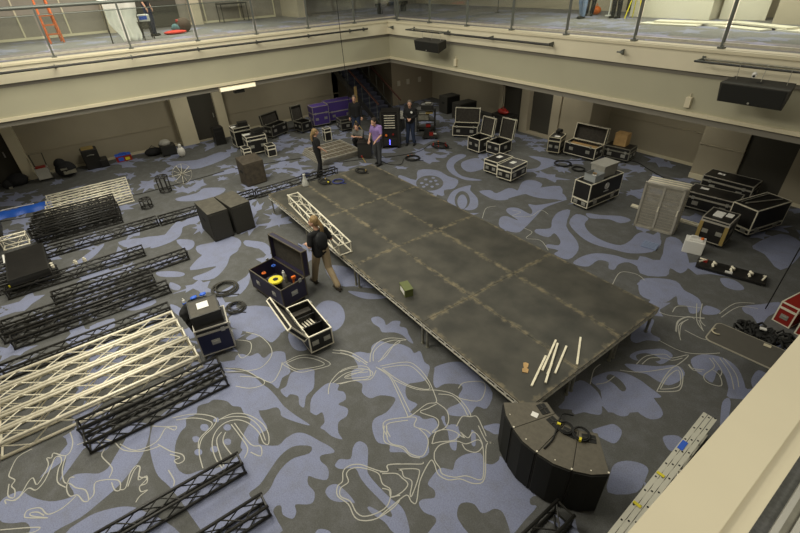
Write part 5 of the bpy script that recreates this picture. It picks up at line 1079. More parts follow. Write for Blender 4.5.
sheet('white paper on the rear rack case', -6.8, -2.35, .862, 5, .2, .2)
case('small low black case beside the front rack, left one', (-5.3, -2.48), 85, .3, .42, .42, edge=ALU_B, wheels=False, handles=False)
case('small low black case beside the front rack, right one', (-4.95, -1.62), 85, .34, .42, .42, edge=ALU_B, wheels=False, handles=False)
case('open black case with its square lid up, by the left wall', (-7.18, -.40), 113, 1.0, .45, .53, edge=ALU_D, opened='+y', lidang=100, lidh=.12)
case('open black case with lid up, beside the purple cases', (-6.95, .80), 101, .56, .62, .47, edge=ALU_D, opened='+y', lidang=95, lidh=.1)
P_ = case('tall purple flight case standing against the left wall', (-7.25, 1.80), 85, .80, .60, .93, body=PURPLE, edge=ALU, split=.62)
case('wide purple flight case at the end nearest the stairs', (-7.4, 2.92), 85, 1.35, .60, .95, body=PURPLE, edge=ALU, split=.50)
case('black flight case in front of the wide purple case', (-5.75, 2.35), 80, .66, .60, .54, edge=ALU_D)
t = case('small black open box on a stand in front of the purple cases', (-5.0, .98), 85, .3, .25, .52, edge=ALU_B, wheels=False, handles=False)
# tall server rack tower
t = thing('equipment_rack', 'tall black equipment rack with silver drawers and blue lights', 'rack', (-2.55, 2.62, 0), R(50))
hollow(MB(), -.38, -.36, .08, .38, .36, 1.42).b2(-.38, -.36, 1.40, .38, .36, 1.42).build('cabinet', BLK_CASE, t)
MB().b2(-.38, -.42, .08, -.3, -.36, 1.42).b2(.3, -.42, .08, .38, -.36, 1.42).build('rack_ears', BLK, t)
for i in range(6): MB().b2(-.28, -.40, .80+.095*i, .28, .3, .87+.095*i).box((.0, -.41, .835+.095*i), (.42, .015, .022), 0, 1).build('drawer', [BLK_CASE, ALU_B], t)
for i in range(4): MB().box((-.02, -.41, .18+.055*i), (.035, .012, .03)).build('led', LEDB, t)
MB().b2(-.28, -.39, .12, .28, .3, .42).build('amplifier', BLK, t); MB().tube((-.15, -.42, .55), (-.15, -.40, .55), .045, 12).build('dial', ORG, t); MB().tube((.12, -.42, .58), (.12, -.40, .58), .04, 12).build('red_dial', RED, t)
for sx in (-1, 1):
    for sy in (-1, 1): MB().tube((sx*.3-.02, sy*.3, .04), (sx*.3+.02, sy*.3, .04), .04, 10).build('caster', RUB, t)
# stacks of gear right of the rack
def jumble(name, label, cat, loc, rz, items):
    t = thing(name, label, cat, loc, R(rz))
    for nm, m, c, d in items: MB().box(c, d, 0).build(nm, m, t)
    return t
jumble('gear_cart', 'black gear cart with pale boxes behind the person with the badge', 'cart', (-3.1, 4.9, 0), 45, [('shelf', BLK, (0, 0, .5), (.8, .5, .04)), ('shelf', BLK, (0, 0, .15), (.8, .5, .04)), ('shelf', BLK, (0, 0, .95), (.8, .5, .04)), ('post', BLK, (.38, .23, .5), (.04, .04, 1.0)), ('post', BLK, (-.38, .23, .5), (.04, .04, 1.0)), ('post', BLK, (.38, -.23, .5), (.04, .04, 1.0)), ('post', BLK, (-.38, -.23, .5), (.04, .04, 1.0)), ('amplifier', ALU_D, (-.1, 0, .62), (.45, .4, .2)), ('red_unit', RED, (.1, -.05, .26), (.2, .2, .12)), ('device', BLK, (.05, 0, 1.06), (.5, .4, .18)), ('brass_tray', GOLD, (.15, -.1, .81), (.3, .2, .06)), ('device', ALU_D, (.1, 0, 1.18), (.25, .2, .05))])
jumble('gear_cart', 'low black cart with a red box beside the person with the badge', 'cart', (-2.15, 4.35, 0), 45, [('deck', BLK, (0, 0, .12), (.6, .4, .08)), ('foot', RUB, (.25, 0, .04), (.06, .3, .08)), ('foot', RUB, (-.25, 0, .04), (.06, .3, .08)), ('red_box', RED, (.05, -.08, .22), (.16, .12, .12)), ('device', BLK, (-.12, .08, .28), (.25, .2, .24)), ('paper', PAPER, (.18, .1, .17), (.14, .1, .02))])
tag(MB().b2(-.35, -.3, 0, .35, .3, .5).b2(-.3, -.25, .5, .2, .25, .62).build('black_crate', BLK, None, (-4.15, 4.0, 0), R(40)), 'black crate between the stairs and the tall equipment rack', 'crate')
tag(MB().b2(-.3, -.22, 0, .3, .22, .16).box((0, 0, .2), (.4, .3, .08), .3).build('mixer_desk', GREYP, None, (-3.85, 3.95, .62), R(40)), 'pale grey device on the black crate by the stairs', 'device')
cab('black_cabinet', 'large black cabinet by the back wall, left one of two', (-4.72, 7.7), 87, .8, .63, .80, BLK_SPK); cab('black_cabinet', 'large black cabinet by the back wall, right one of two', (-3.5, 7.55), 87, 1.0, .6, .72, BLK_SPK)
case('open black flight case with tall dark lid, left of the three open cases', (-1.36, 5.64), 38, 1.03, .60, .48, edge=ALU_B, opened='+y', lidang=95, lidh=.10)
case('open black flight case with dark lid, middle of the three open cases', (.34, 4.75), 90, .65, .61, .57, edge=ALU_B, opened='+x', lidang=100, lidh=.10, lidmat=FOAM)
case('open black flight case with dark lid, right of the three open cases', (1.02, 5.10), 95, .72, .61, .50, edge=ALU_B, opened='+x', lidang=100, lidh=.10, lidmat=FOAM)
case('dark case with red bag on it, in the dark doorway', (-.6, 7.1), 5, .9, .6, .8, edge=BLK)
tag(MB().ball((0, 0, .11), .16, 8, (1.8, .9, .7)).path([(-.2, 0, .15), (0, 0, .3), (.2, 0, .15)], .02).build('red_bag', RED, None, (-.6, 7.0, .80)), 'bright red bag on the dark case before the doorway', 'bag')

# ------------------------------------------------------------------ left background along the wall
t = thing('folding_chair_stack', 'tall black crate with an amber top against the left wall', 'crate', (-8.45, -7.5, 0))
b = MB().box((0, 0, .38), (.5, .55, .74)).box((.05, .34, .16), (.5, .3, .3)); b.build('crate_body', BLK_CASE, t, bevel=.03); MB().box((0, -.02, .775), (.34, .4, .05)).build('amber_lid', GOLD, t); MB().path([(.27, -.12, .55), (.31, 0, .58), (.27, .12, .55)], .016).build('handle', STEELH, t)
t.name = 'stacked_crate'
t = thing('duffel_bag', 'black duffel bag with pale gear left of the amber-topped crate', 'bag', (-8.1, -8.42, 0))
MB().ball((0, 0, .28), .34, 8, (.9, 1, .85)).ball((.0, -.1, .5), .2, 8).build('bag_body', TEE, t, smooth=True); MB().box((.25, .1, .22), (.1, .4, .12)).box((.28, -.05, .36), (.06, .2, .06)).build('pale_tool', ALU_D, t)
t = thing('hand_truck', 'pale steel hand truck loaded with boxes beside the left pilaster', 'cart', (-8.25, -9.12, 0))
MB().path([(-.3, -.2, .9), (-.1, -.15, 0), (-.1, .15, 0), (-.3, .2, .9)], .018, 8, closed=True).build('frame', BLK, t); MB().box((.05, 0, .3), (.35, .4, .4)).build('box_load', GREYP, t); MB().box((.1, .0, .52), (.2, .3, .06)).build('red_tool', RED, t)
for y in (-.2, .2): MB().tube((-.05, y-.02, .09), (-.05, y+.02, .09), .09, 14).build('wheel', ALU_D, t)
t = thing('black_sack', 'black sack slumped before the far left door', 'bag', (-8.35, -9.95, 0)); MB().ball((0, 0, .2), .28, 8, (1, 1.2, .8)).ball((.1, -.3, .12), .18, 8).build('cloth', TEE, t, smooth=True); MB().box((.25, -.25, .05), (.2, .1, .06)).build('pale_item', ALU_D, t)
t = thing('toolbox', 'red, blue and yellow toolbox on the floor by the left wall', 'toolbox', (-8.55, -6.45, 0)); MB().b2(-.18, -.28, 0, .18, .28, .22).build('body', RED, t); MB().b2(.18, -.2, .04, .185, -.02, .18).build('blue_panel', BLUEP, t); MB().b2(.18, .04, .04, .185, .2, .15).build('yellow_panel', YEL, t); MB().path([(0, -.15, .22), (0, -.1, .3), (0, .1, .3), (0, .15, .22)], .018).b2(-.15, -.28, .22, .15, .28, .25).build('handle', BLUEP, t)
t = thing('duffel_bag', 'low black bag lying between the toolbox and the grey machine', 'bag', (-8.3, -5.35, 0)); MB().ball((0, 0, .15), .25, 8, (.9, 1.4, .65)).build('bag_body', TEE, t, smooth=True); MB().path([(0, -.2, .25), (0, 0, .4), (0, .2, .25)], .015).build('handle', BLK, t)
t = thing('floor_machine', 'grey and black machine near the white bag by the left wall', 'machine', (-8.0, -4.83, 0)); MB().b2(-.25, -.28, .05, .25, .28, .4).build('body', BLK, t); MB().ball((.0, -.05, .48), .2, 8, (1, 1.1, .7)).build('cover', GREYP, t, smooth=True)
for y in (-.25, .25): MB().tube((.2, y-.02, .08), (.2, y+.02, .08), .08).build('wheel', RUB, t)
t = thing('plastic_bag', 'white plastic bag standing right of the grey machine', 'bag', (-7.3, -4.48, 0)); MB().ball((0, 0, .2), .15, 8, (1, 1, 1.35)).ball((.0, .0, .45), .07, 8).build('bag_body', WHC, t, smooth=True); MB().path([(0, -.05, .48), (0, 0, .56), (0, .05, .48)], .01).build('bag_handle', WHC, t)
# blue tarp bundle and rods
t = thing('tarpaulin', 'crumpled bright blue tarpaulin on the floor at far left', 'tarpaulin', (-5.42, -10.02, 0), R(90))
b = MB(); nx, ny = 26, 8; rr = random.Random(4)
b.add([(-.95+1.9*i/nx, -.22+.44*j/ny+.03*math.sin(i*.9), (.02+.13*math.sin(PI*j/ny)+.03*rr.random())*(1 if 0 < j < ny else 0)+.003) for i in range(nx+1) for j in range(ny+1)],
      [(i*(ny+1)+j, (i+1)*(ny+1)+j, (i+1)*(ny+1)+j+1, i*(ny+1)+j+1) for i in range(nx) for j in range(ny)])
b.build('cloth_sheet', TARP, t, smooth=True); MB().path([(-.9, 0, .18), (-.2, .05, .2), (.5, 0, .18)], .012, 6).build('pale_cord', WHC, t)
# round truss ends on floor
def wheel(label, loc, r, m, hz):
    t = thing('truss_corner', label, 'truss corner', loc, R(20))
    for z in (.05, hz): MB().path([(r*math.cos(q*PI/4), r*math.sin(q*PI/4), z) for q in range(8)], .022, 6, closed=True).build('ring', m, t)
    for q in range(8): MB().tube((r*math.cos(q*PI/4), r*math.sin(q*PI/4), .05), (r*math.cos(q*PI/4), r*math.sin(q*PI/4), hz), .016, 6).build('upright', m, t)
    b = MB()
    for q in range(4): b.tube((r*math.cos(q*PI/4), r*math.sin(q*PI/4), hz), (-r*math.cos(q*PI/4), -r*math.sin(q*PI/4), hz), .012, 5)
    b.build('spokes', m, t); return t
wheel('black octagonal truss corner right of the far left stack', (-3.0, -6.62, 0), .17, BLK, .3)
t = wheel('taller black octagonal truss corner behind the other one', (-3.95, -5.85, 0), .19, BLK, .55)
t = thing('wire_spool', 'spidery pale wire spool standing by the black truss corner', 'spool', (-4.25, -5.15, .0), R(15))
b = MB()
for q in range(10): b.tube((0, 0, .36), (.1*math.sin(q*2), .34*math.cos(q*PI/5), .37+.33*math.sin(q*PI/5)), .006, 5)
b.build('spokes', ALU_B, t); MB().path([(.02, .35*math.cos(q*PI/8), .37+.35*math.sin(q*PI/8)) for q in range(16)], .006, 5, closed=True).build('rim', ALU, t); MB().tube((-.1, 0, .36), (.1, 0, .36), .04).build('hub', ALU_D, t)
# far-left lighting cart and flat lid
t = thing('lighting_crate', 'black open crate of stage lamps at the far left edge', 'crate', (-2.75, -10.55, .53), R(3)); 
hollow(MB(), -.42, -.42, 0, .42, .42, .4).build('crate_body', BLK, t)
for i in range(3):
    for j in range(3): MB().tube((-.26+.26*i, -.26+.26*j, .1), (-.22+.26*i, -.24+.26*j, .46), .09, 12).tube((-.22+.26*i, -.24+.26*j, .46), (-.219+.26*i, -.239+.26*j, .468), .05, 10, mi=1).build('stage_lamp', [BLK, ALU_D], t)
case('flat black case lid lying on the trusses at the left edge', (-.70, -9.68), 93, .80, 1.6, .17, z0=.262, wheels=False, lidh=.06, edge=BLK, handles=False)
sheet('pale sheet of foam on the flat black lid', -1.2, -10.0, .427, 5, .5, .3, cat='foam sheet', name='foam_sheet')
for lb, x, y in (('white coupler on the carpet, left of two', -.55, -8.78), ('white coupler on the carpet, right of two', -.55, -8.58)):
    tag(MB().tube((0, 0, 0), (0, 0, .1), .045, 10).tube((0, 0, .1), (0, 0, .14), .03, 10).build('truss_coupler', ALU_B, None, (x, y, 0)), lb, 'coupler', 'couplers left of the loose trusses')
for lb, x, y, z in (('silver coupler on the trusses under the flat lid, rear one', -.38, -9.22, .262), ('silver coupler on the trusses under the flat lid, front one', -.24, -9.2, .262)):
    tag(MB().tube((0, 0, 0), (0, 0, .07), .035, 10).build('truss_coupler', ALU_B, None, (x, y, z)), lb, 'coupler', 'couplers on the left trusses')
tag(MB().tube((0, 0, 0), (0, 0, .04), .035, 10).build('tape_tag', YEL, None, (.08, -10.05, .262)), 'small yellow cap on the truss at the left edge', 'cap')
t = thing('spray_bottle', 'small bottle with a blue base and white top behind the navy case', 'bottle', (3.05, -6.98, 0)); MB().lathe([(.035, 0), (.04, .01), (.04, .08), (.03, .09)], n=12).build('bottle_base', BLUEP, t); MB().lathe([(.032, .09), (.032, .15), (.012, .17), (.012, .2)], n=12).build('bottle_top', WHT, t)
# flat stack of pale frames (staging) behind the far corner
for i in range(4):
    z = .07*i; t = thing('frame_section', 'pale ladder-like frame in the flat stack behind the stage, %s' % ['bottom one', 'second from the bottom', 'third from the bottom', 'top one'][i], 'frame', (-3.28+.04*i, .12+.03*i, z), 0, 'flat stack of pale frames')
    f = MB()
    for x in (-.8, -.4, 0, .4, .8): f.b2(x-.018, -.78, 0, x+.018, .78, .045)
    f.build('rails', ALU, t); MB().b2(-.79, -.77, .015, .79, .77, .03).build('deck_panel', mat('scuffed_brown_ply_%d' % i, (.12, .10, .07), .7, noise=.3), t); g = MB()
    for k in range(9): g.b2(-.8, -.76+.185*k, .015, .8, -.74+.185*k, .042)
    g.build('cross_bars', ALU_D, t); MB().b2(-.82, -.8, 0, .82, -.78, .068).build('end_bar', ALU, t); MB().b2(-.82, .78, 0, .82, .8, .068).build('end_bar', ALU, t)
# things on the stage
t = thing('ammo_box', 'small olive green box with a white side on the stage', 'box', (6.42, -3.36, HS), R(-72)); MB().b2(-.15, -.085, 0, .15, .085, .15).build('box_body', GREEN, t); MB().b2(-.155, -.09, .15, .155, .09, .175).build('box_lid', GREEN, t); MB().b2(-.11, -.088, .03, .11, -.0855, .13).build('side_label', PAPER, t)
t.rotation_euler = (0, 0, R(-15+0))
sp = [((9.52, -3.30), (9.25, -2.62), 'longest pale batten, lying at the left of the bunch on the stage'), ((9.42, -2.92), (9.12, -2.19), 'pale batten in the middle of the bunch, lying on the bare deck'), ((9.62, -3.10), (9.20, -2.25), 'pale batten on top of the bunch, crossing the others'), ((9.52, -2.92), (9.42, -2.68), 'short pale batten half under the crossing ones'), ((9.58, -2.81), (9.32, -2.17), 'pale batten lying apart just right of the bunch'), ((9.68, -2.39), (9.34, -1.81), 'pale batten lying alone nearest the right edge of the stage')]
for i, (a, c, lb) in enumerate(sp):
    a = Vector((*a, 0)); c = Vector((*c, 0)); d = c-a; z = HS+.002+(.022*(i in (2,)))+.022*(i == 0)*0
    tag(MB().b2(0, -.016, 0, d.length, .016, .02).build('batten', BOARD if 0 else WOODP, None, (a.x, a.y, z), math.atan2(d.y, d.x)), lb, 'batten', 'battens on the stage')
tag(MB().prism([(.0, -.04), (.07, -.05), (.1, -.02), (.13, -.04), (.2, -.045), (.22, 0), (.2, .04), (.13, .035), (.1, .02), (.07, .05), (0, .045)], 0, .012).build('plywood_piece', PLY, None, (9.28, -3.16, HS+.001), R(128)), 'small brown peanut-shaped plywood piece on the stage', 'plywood piece')
bpy.data.objects[-1] if 0 else None
t = thing('funnel', 'clear plastic bag standing on the far left corner of the stage', 'bag', (.18, -2.52, HS)); t.name = 'clear_bag'
MB().lathe([(.10, 0), (.11, .04), (.06, .22), (.03, .34), (.05, .38)], n=12).build('bag_body', mat('milky_film', (.5, .5, .46), .4), t, smooth=True)
t = thing('road_crate', 'black crate that the crouching person works over', 'crate', (-2.18, 1.12, 0), R(50)); MB().b2(-.26, -.22, 0, .26, .22, .56).build('crate_body', BLK, t); MB().b2(-.27, -.23, .56, .27, .23, .60).build('crate_lid', BLK_CASE, t)
t = thing('caution_sign', 'yellow triangular frame held up beside the crouching person', 'sign', (-3.35, 1.55, .62), R(40)); MB().path([(-.25, 0, 0), (.25, 0, 0), (-.05, 0, .42)], .025, 6, closed=True).build('triangle_frame', GOLD, t); MB().tube((0, 0, 0), (0, 0, -.62), .02).build('stand', BLK, t)
t = thing('timber_post', 'tall thin yellow timber standing by the stairs', 'timber', (-4.95, 2.55, 0)); t.rotation_euler = (R(0), 0, 0); MB().b2(-.03, -.05, 0, .03, .05, 1.95).build('batten_body', mat('yellow_pine', (.36, .25, .10), .6), t); MB().b2(-.1, -.12, 0, .1, .12, .03).build('foot_plate', BLK, t)
t = thing('power_tool', 'yellow and black hand tool leaning at the feet of the purple-shirted person', 'tool', (-1.55, .72, 0)); MB().tube((0, 0, .02), (-.08, -.08, .22), .022, 8).build('tool_body', GOLD, t); MB().tube((-.08, -.08, .22), (-.10, -.10, .30), .028, 8).build('tool_head', RED, t)

# ------------------------------------------------------------------ upper gallery things
def leaning_ladder():
    t = thing('stepladder', 'orange fibreglass stepladder on the upper left gallery', 'stepladder', (-9.0, -7.0, 4.302), R(5)); ORG = mat('burnt_orange', (.42, .10, .025), .5)
    for y in (-.20, .20): MB().tube((0, y, 0), (-.3, y*.8, 1.9), .035, 6).build('front_rail', ORG, t)
    for y in (-.18, .18): MB().tube((-.45, y, 0), (-.3, y*.8, 1.9), .025, 6).build('rear_rail', ORG, t)
    for i in range(6): MB().box((-.045*i-.04, 0, .28+.28*i), (.08, .38-.012*i, .04)).build('step', ORG, t)
    MB().box((-.3, 0, 1.92), (.2, .36, .05)).build('top_cap', BLK, t)
leaning_ladder()
t = thing('draped_sheet', 'white dust sheet draped over the balustrade frame at upper left', 'sheet', (-6.6, -5.05, 4.302))
b = MB(); n = 24; m_ = 12
def drape(u, v):
    s = u*2-1; z = 1.25-(v*1.15 if v > .25 else v*.35); return (-.1+.7*v+.05*math.sin(u*16+v*3), s*.55*(1-.5*v)+.05*math.sin(v*9), max(.02, z*(1-.25*max(0, v-.3)*abs(s))))
b.add([drape(i/n, j/m_) for i in range(n+1) for j in range(m_+1)], [(i*(m_+1)+j, (i+1)*(m_+1)+j, (i+1)*(m_+1)+j+1, i*(m_+1)+j+1) for i in range(n) for j in range(m_)])
o = b.build('sheet_cloth', WHC, t, smooth=True); sm = o.modifiers.new('thick', 'SOLIDIFY'); sm.thickness = .012
MB().path([(-.15, -.5, 0), (-.1, -.45, 1.22), (-.1, .45, 1.22), (-.15, .5, 0)], .02).build('stand', BLK, t)
t = thing('stool', 'black stool with a blue and white box on it on the upper left gallery', 'stool', (-7.2, -4.35, 4.302))
for a, c in ((-.16, -.16), (.16, -.16), (-.16, .16), (.16, .16)): MB().tube((a, c, 0), (a*.8, c*.8, .5), .018).build('leg', BLK, t)
MB().b2(-.2, -.2, .5, .2, .2, .54).build('seat', BLK, t)
tag(MB().b2(-.14, -.2, 0, .14, .2, .2).b2(.141, -.14, .05, .145, .12, .16, 1).build('blue_box', [WHC, BLUEP], None, (-7.2, -4.35, 4.843)), 'white box with a blue panel on the black stool upstairs', 'box')
t = thing('red_cloth', 'red cloth spread on the upper gallery floor beside the stool', 'cloth', (-7.9, -3.28, 4.302)); MB().ball((0, 0, .06), .1, 8, (2.2, 4.2, .7)).build('cloth_heap', mat('red_cloth', (.75, .06, .04), .8), t, smooth=True)
t = thing('bag_pile', 'brown and teal bags on the upper gallery beside the red cloth', 'bag', (-8.4, -2.9, 4.302)); MB().ball((0, .1, .24), .25, 8, (1, 1.1, 1)).build('brown_bag', mat('brown_cloth', (.08, .055, .04), .9), t, smooth=True); MB().ball((.12, -.25, .15), .16, 8).build('teal_bag', mat('teal_cloth', (.08, .16, .17), .9), t, smooth=True); MB().ball((.02, -.1, .38), .07, 8).build('red_item', RED, t)
t = thing('side_table', 'black framed side table in the upper corner', 'table', (-10.9, .0, 4.302)); MB().b2(-.35, -.6, .7, .35, .6, .74).build('table_top', BLK, t)
for a in (-.32, .32):
    for c in (-.57, .57): MB().tube((a, c, 0), (a, c, .7), .02).build('leg', BLK, t)
t = thing('monitor_stand', 'dark low bench against the wall of the upper corner', 'bench', (-7.6, 6.5, 4.302), R(10)); MB().b2(-.2, -.9, .3, .2, .9, .42).build('bench_top', BLK, t)
for c in (-.8, .8): MB().b2(-.15, c-.04, 0, .15, c+.04, .3).build('bench_leg', BLK, t)
# timber boards on the upper right gallery
bd = [((4.9, 7.75), 4, 1.6, .5, 'cream board flat on the upper right gallery, leftmost'), ((5.3, 8.1), 8, 1.9, .5, 'cream board lying behind the leftmost one upstairs'), ((6.5, 7.9), -20, 1.9, .4, 'cream board turned askew at the middle post upstairs'), ((7.0, 8.3), -24, 1.9, .4, 'cream board beside the askew one, farther from the edge'), ((8.25, 7.8), -22, 1.3, .6, 'cream board in front of the pier upstairs'), ((9.0, 8.3), 0, 1.5, .5, 'cream board at the far right of the upper gallery')]
for i, ((x, y), a, l, w_, lb) in enumerate(bd):
    tag(MB().box((0, 0, .02), (l, w_, .04)).build('cream_board', BOARD, None, (x, y, 4.302+.045*(i % 2)), R(a)), lb, 'board', 'cream boards upstairs')
tag(MB().box((0, 0, .3), (2.6, .9, .6)).box((0, 0, .62), (2.8, 1.0, .05)).build('board_stack', BOARD, None, (3.9, 9.9, 4.302+.0)), 'big cream platform standing on the upper right gallery', 'platform')
tag(MB().box((0, 0, .6), (1.2, .06, 1.4)).build('leaning_board', BOARD, None, (5.9, 10.0, 4.302), R(8)), 'tall cream board upright behind the platform upstairs', 'board')
t = thing('tripod_stand', 'yellow-strapped stand beside the dark-trousered legs upstairs', 'stand', (2.98, 9.0, 4.302)); 
for q in range(3): MB().tube((.28*math.cos(q*2.1), .28*math.sin(q*2.1), 0), (0, 0, 1.2), .018, 6).build('leg', YEL, t)
tag(MB().tube((0, 0, 0), (0, 0, 1.3), .02, 8).tube((0, 0, 0), (0, 0, .03), .12, 14).build('white_pole', WHT, None, (1.9, 9.3, 4.302)), 'white pole on a round foot upstairs between the two people', 'pole')
t = thing('orange_bag', 'orange bag on the upper gallery by the white pole', 'bag', (1.25, 9.5, 4.302)); MB().ball((0, 0, .14), .16, 8, (1, 1.2, .9)).build('bag_body', ORG, t, smooth=True); MB().path([(0, -.1, .24), (0, 0, .36), (0, .1, .24)], .012).build('handle', ORG, t)
t = thing('desk_lamp', 'small glowing white lamp on the upper right gallery near the corner', 'lamp', (-2.8, 8.6, 4.302)); MB().tube((0, 0, 0), (0, 0, .5), .015).tube((0, 0, 0), (0, 0, .02), .1).build('stand', BLK, t); MB().ball((0, 0, .55), .07, 8).build('bulb', mat('glowing_bulb', (1, 1, .95), .5, emit=(1, .97, .85), es=6), t, smooth=True)

# ------------------------------------------------------------------ people
def person(label, loc, face, J={}, top=TEE, legs=JEAN, hair=HAIRD, pony=False, longsleeve=False, lean=0.0, bald=False, belt=None, z=0.0, shoe=RUB):
    t = thing('person', label, 'person', (loc[0], loc[1], z), R(face))
    P = dict(pel=(0, 0, .96), waist=(0, 0, 1.10), chest=(.01, 0, 1.30), neck=(.0, 0, 1.49), head=(.03, 0, 1.63),
             hipL=(0, .09, .92), hipR=(0, -.09, .92), kneeL=(.03, .10, .50), kneeR=(.03, -.10, .50), ankL=(0, .11, .09), ankR=(0, -.11, .09),
             shL=(0, .185, 1.41), shR=(0, -.185, 1.41), elL=(-.01, .24, 1.14), elR=(-.01, -.24, 1.14), wrL=(.08, .24, .90), wrR=(.08, -.24, .90), look=(1, 0, 0))
    P.update(J)
    P = {k: Vector(v) for k, v in P.items()}
    hd, look = P['head'], P['look'].normalized()
    side = Vector((0, 0, 1)).cross(look).normalized()
    b = MB()
    b.ball(hd+Vector((0, 0, .01)), .098, 12, (1.0, .82, 1.18)); b.ball(hd+look*.045-Vector((0, 0, .055)), .06, 10)       # skull, jaw
    b.cap(hd+look*.10+Vector((0, 0, .01)), hd+look*.115-Vector((0, 0, .022)), .012, .017)                                # nose
    b.cap(hd+look*.088-Vector((0, 0, .058))+side*.018, hd+look*.088-Vector((0, 0, .058))-side*.018, .012)                # lips
    for s in (-1, 1): b.ball(hd+side*s*.085-look*.005, .024, 8, (1, .5, 1.2))                                            # ears
    b.cap(P['neck']-Vector((0, 0, .04)), hd-Vector((0, 0, .06)), .055, .05)
    b.cap(P['chest'], P['waist'], .085, .08); b.cap(P['waist'], P['pel'], .08, .085); b.cap(P['shL'], P['shR'], .055)
    for S in 'LR':
        b.cap(P['sh'+S], P['el'+S], .048, .038); b.cap(P['el'+S], P['wr'+S], .038, .026)
        b.cap(P['hip'+S], P['knee'+S], .08, .052); b.cap(P['knee'+S], P['ank'+S], .052, .036)
        d = (P['wr'+S]-P['el'+S]).normalized(); w_ = P['wr'+S]
        sd = d.cross(Vector((0, 0, 1))); sd = sd.normalized() if sd.length > .1 else Vector((0, 1, 0)); cu = d.cross(sd).normalized()
        b.cap(w_, w_+d*.05, .026, .032)
        for i, ln in enumerate((.075, .085, .08, .062)):
            o_ = w_+d*.06+sd*(-.027+.018*i); m1 = o_+d*ln*.55+cu*.008; b.cap(o_, m1, .0105, .010, 8); b.cap(m1, m1+d*ln*.4+cu*.022, .010, .008, 8)
        th = w_+d*.025-sd*.03; b.cap(th, th-sd*.022+d*.03, .013, .011, 8); b.cap(th-sd*.022+d*.03, th-sd*.018+d*.06+cu*.01, .011, .009, 8)
    o = b.build('body', SKIN, t); remesh(o, .0075, 2)
    c = MB()
    for s in (-.07, .07):
        c.cap(P['chest']+Vector((0, s, .0)), P['waist']+Vector((0, s, 0)), .132, .124); c.cap(P['waist']+Vector((0, s, 0)), P['pel']+Vector((0, s, -.02)), .124, .122)
    c.cap(P['chest'], P['neck']-Vector((0, 0, .06)), .12, .07); c.cap(P['shL'], P['shR'], .072)
    for S in 'LR':
        e = P['el'+S] if longsleeve else P['sh'+S].lerp(P['el'+S], .78)
        c.cap(P['sh'+S], e, .068, .058 if not longsleeve else .052)
        if longsleeve: c.cap(P['el'+S], P['el'+S].lerp(P['wr'+S], .93), .052, .038)
    o = c.build('shirt', top, t); remesh(o)
    l = MB(); l.cap(P['hipL']+Vector((0, 0, .05)), P['hipR']+Vector((0, 0, .05)), .108)
    for S in 'LR':
        l.cap(P['hip'+S], P['knee'+S], .106, .080); l.cap(P['knee'+S], P['ank'+S]+(P['knee'+S]-P['ank'+S])*.05, .080, .068)
    o = l.build('trousers', legs, t); remesh(o)
    for S in 'LR':
        a = P['ank'+S]; zf = max(.035, a.z-.05)
        MB().cap((a.x-.04, a.y, zf+.01), (a.x+.15, a.y, zf), .045, .036).b2(a.x-.085, a.y-.042, zf-.035, a.x+.185, a.y+.042, zf-.015).build('shoe', shoe, t, smooth=False)
    if not bald:
        h = MB(); h.ball(hd+Vector((0, 0, .035))-look*.022, .106, 12, (1, .9, 1.05)); h.ball(hd-look*.05-Vector((0, 0, .02)), .085, 10)
        if pony:
            p0 = hd-look*.10; pts = [p0, p0-look*.06-Vector((0, 0, .10)), p0-look*.06-Vector((0, 0, .28)), p0-look*.03-Vector((0, 0, .46*pony))]
            for i in range(3): h.cap(pts[i], pts[i+1], (.05, .046, .038)[i], (.046, .038, .02)[i])
        o = h.build('hair', hair, t); remesh(o, .012, 2)
    e = MB()
    for s in (-1, 1): MB().ball(hd+look*.088+side*s*.033+Vector((0, 0, .012)), .011, 6).build('eye', RUB, t)
    if belt: MB().ball(P['pel']+Vector((0, -.17, .02)), .06, 8, (1, .6, 1.3)).build('belt_pouch', BLK, t, smooth=True)
    return t
kp = person('person in black t-shirt and khaki trousers with a long blond ponytail, walking', (4.40, -4.18), 186,
       dict(kneeL=(.16, .10, .52), ankL=(.30, .10, .09), kneeR=(-.06, -.10, .50), ankR=(-.36, -.10, .13), hipL=(.02, .09, .94), hipR=(-.02, -.09, .94),
            elL=(-.04, .27, 1.18), wrL=(.20, .20, 1.12), elR=(-.06, -.27, 1.18), wrR=(.16, -.20, 1.14), head=(.06, .02, 1.66), neck=(.02, 0, 1.50), look=(.8, .6, -.1)), TEE, KHAKI, HAIR, pony=1.2, belt=True, shoe=mat('brown_shoe', (.05, .04, .03), .7))
bp = thing('backpack', 'dark grey vest pack on the back of the walking ponytailed person', 'backpack', (4.40, -4.18, 0), R(186))
b = MB(); b.ball((-.11, 0, 1.27), .15, 10, (.6, .95, 1.35)); b.build('pack_body', mat('dark_grey_nylon', (.02, .021, .023), .8), bp, smooth=True)
MB().path([(-.05, .13, 1.45), (.08, .14, 1.42), (.13, .13, 1.25), (.04, .15, 1.12)], .022, 6).path([(-.05, -.13, 1.45), (.08, -.14, 1.42), (.13, -.13, 1.25), (.04, -.15, 1.12)], .022, 6).build('strap', RUB, bp)
p2 = person('person in black t-shirt and black trousers with a blond ponytail, behind the stage', (-1.68, -1.12), 78,
       dict(elR=(.02, -.24, 1.16), wrR=(.22, -.22, .98), elL=(-.02, .24, 1.14), wrL=(.15, .22, .92), kneeL=(.06, .09, .50), ankL=(.06, .10, .09), ankR=(-.10, -.10, .09)), TEE, TEE, HAIR, pony=.65)
p2.scale = (.95, .95, .94)
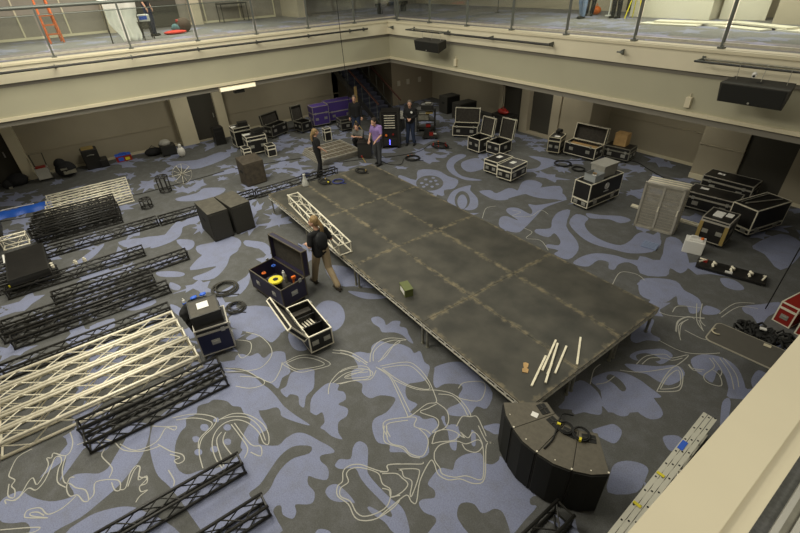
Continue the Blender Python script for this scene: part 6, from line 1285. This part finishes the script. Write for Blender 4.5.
person('person in purple t-shirt and dark jeans looking down beside the far corner of the stage', (-1.12, 1.02), -75,
       dict(head=(.13, 0, 1.60), neck=(.05, 0, 1.47), chest=(.03, 0, 1.30), look=(1, 0, -.5), elL=(.06, .25, 1.15), wrL=(.26, .16, .98), elR=(.06, -.25, 1.15), wrR=(.26, -.16, .96), ankL=(.05, .10, .09), ankR=(-.12, -.11, .09)), PURT, CHAR, HAIRD)
person('person in dark sweater and dark jeans standing in front of the purple cases', (-4.40, 2.12), -35, dict(wrL=(.1, .25, .9), ankL=(.05, .14, .09), ankR=(0, -.14, .09)), TEE, JEAN, HAIRG, longsleeve=True)
bd_ = person('person in black jacket with a white badge, hands together, right of the tall rack', (-2.08, 3.26), -48, dict(elL=(.0, .25, 1.16), wrL=(.22, .06, 1.10), elR=(.0, -.25, 1.16), wrR=(.22, -.06, 1.10), look=(1, 0, -.25), ankL=(0, .15, .09), ankR=(0, -.15, .09)), TEE, JEAN, HAIRG, longsleeve=True)
MB().tube((.128, .08, 1.33), (.14, .08, 1.33), .045, 12).build('badge', WHT, bd_)
person('person in grey shirt crouching behind the black crate', (-2.95, 1.42), -60, dict(pel=(0, 0, .38), waist=(.05, 0, .52), chest=(.14, 0, .70), neck=(.20, 0, .87), head=(.25, 0, 1.0), hipL=(0, .09, .36), hipR=(0, -.09, .36), kneeL=(.30, .14, .48), kneeR=(.30, -.14, .48), ankL=(.12, .14, .09), ankR=(.12, -.14, .09), shL=(.16, .18, .80), shR=(.16, -.18, .80), elL=(.32, .22, .62), elR=(.32, -.22, .62), wrL=(.48, .10, .68), wrR=(.48, -.10, .68), look=(1, 0, -.3)), GREYC, TEE, HAIRD)
person('person in dark jeans and black boots standing on the upper left gallery', (-8.0, -4.0), 60, dict(), TEE, JEAN, HAIRD, z=4.302)
person('person in light blue jeans on the upper right gallery behind the post', (1.62, 8.1), -100, dict(ankL=(0, .06, .09), ankR=(-.05, -.06, .09)), GREYC, JEANL, HAIRD, z=4.302)
person('person in dark trousers on the upper right gallery beside the blue jeans', (1.25, 9.1), -60, dict(ankL=(.1, .08, .09)), TEE, TEE, HAIRD, z=4.302)
person('person in black trousers on the upper right gallery by the yellow-strapped stand', (2.5, 8.75), -90, dict(), TEE, TEE, HAIRD, z=4.302)
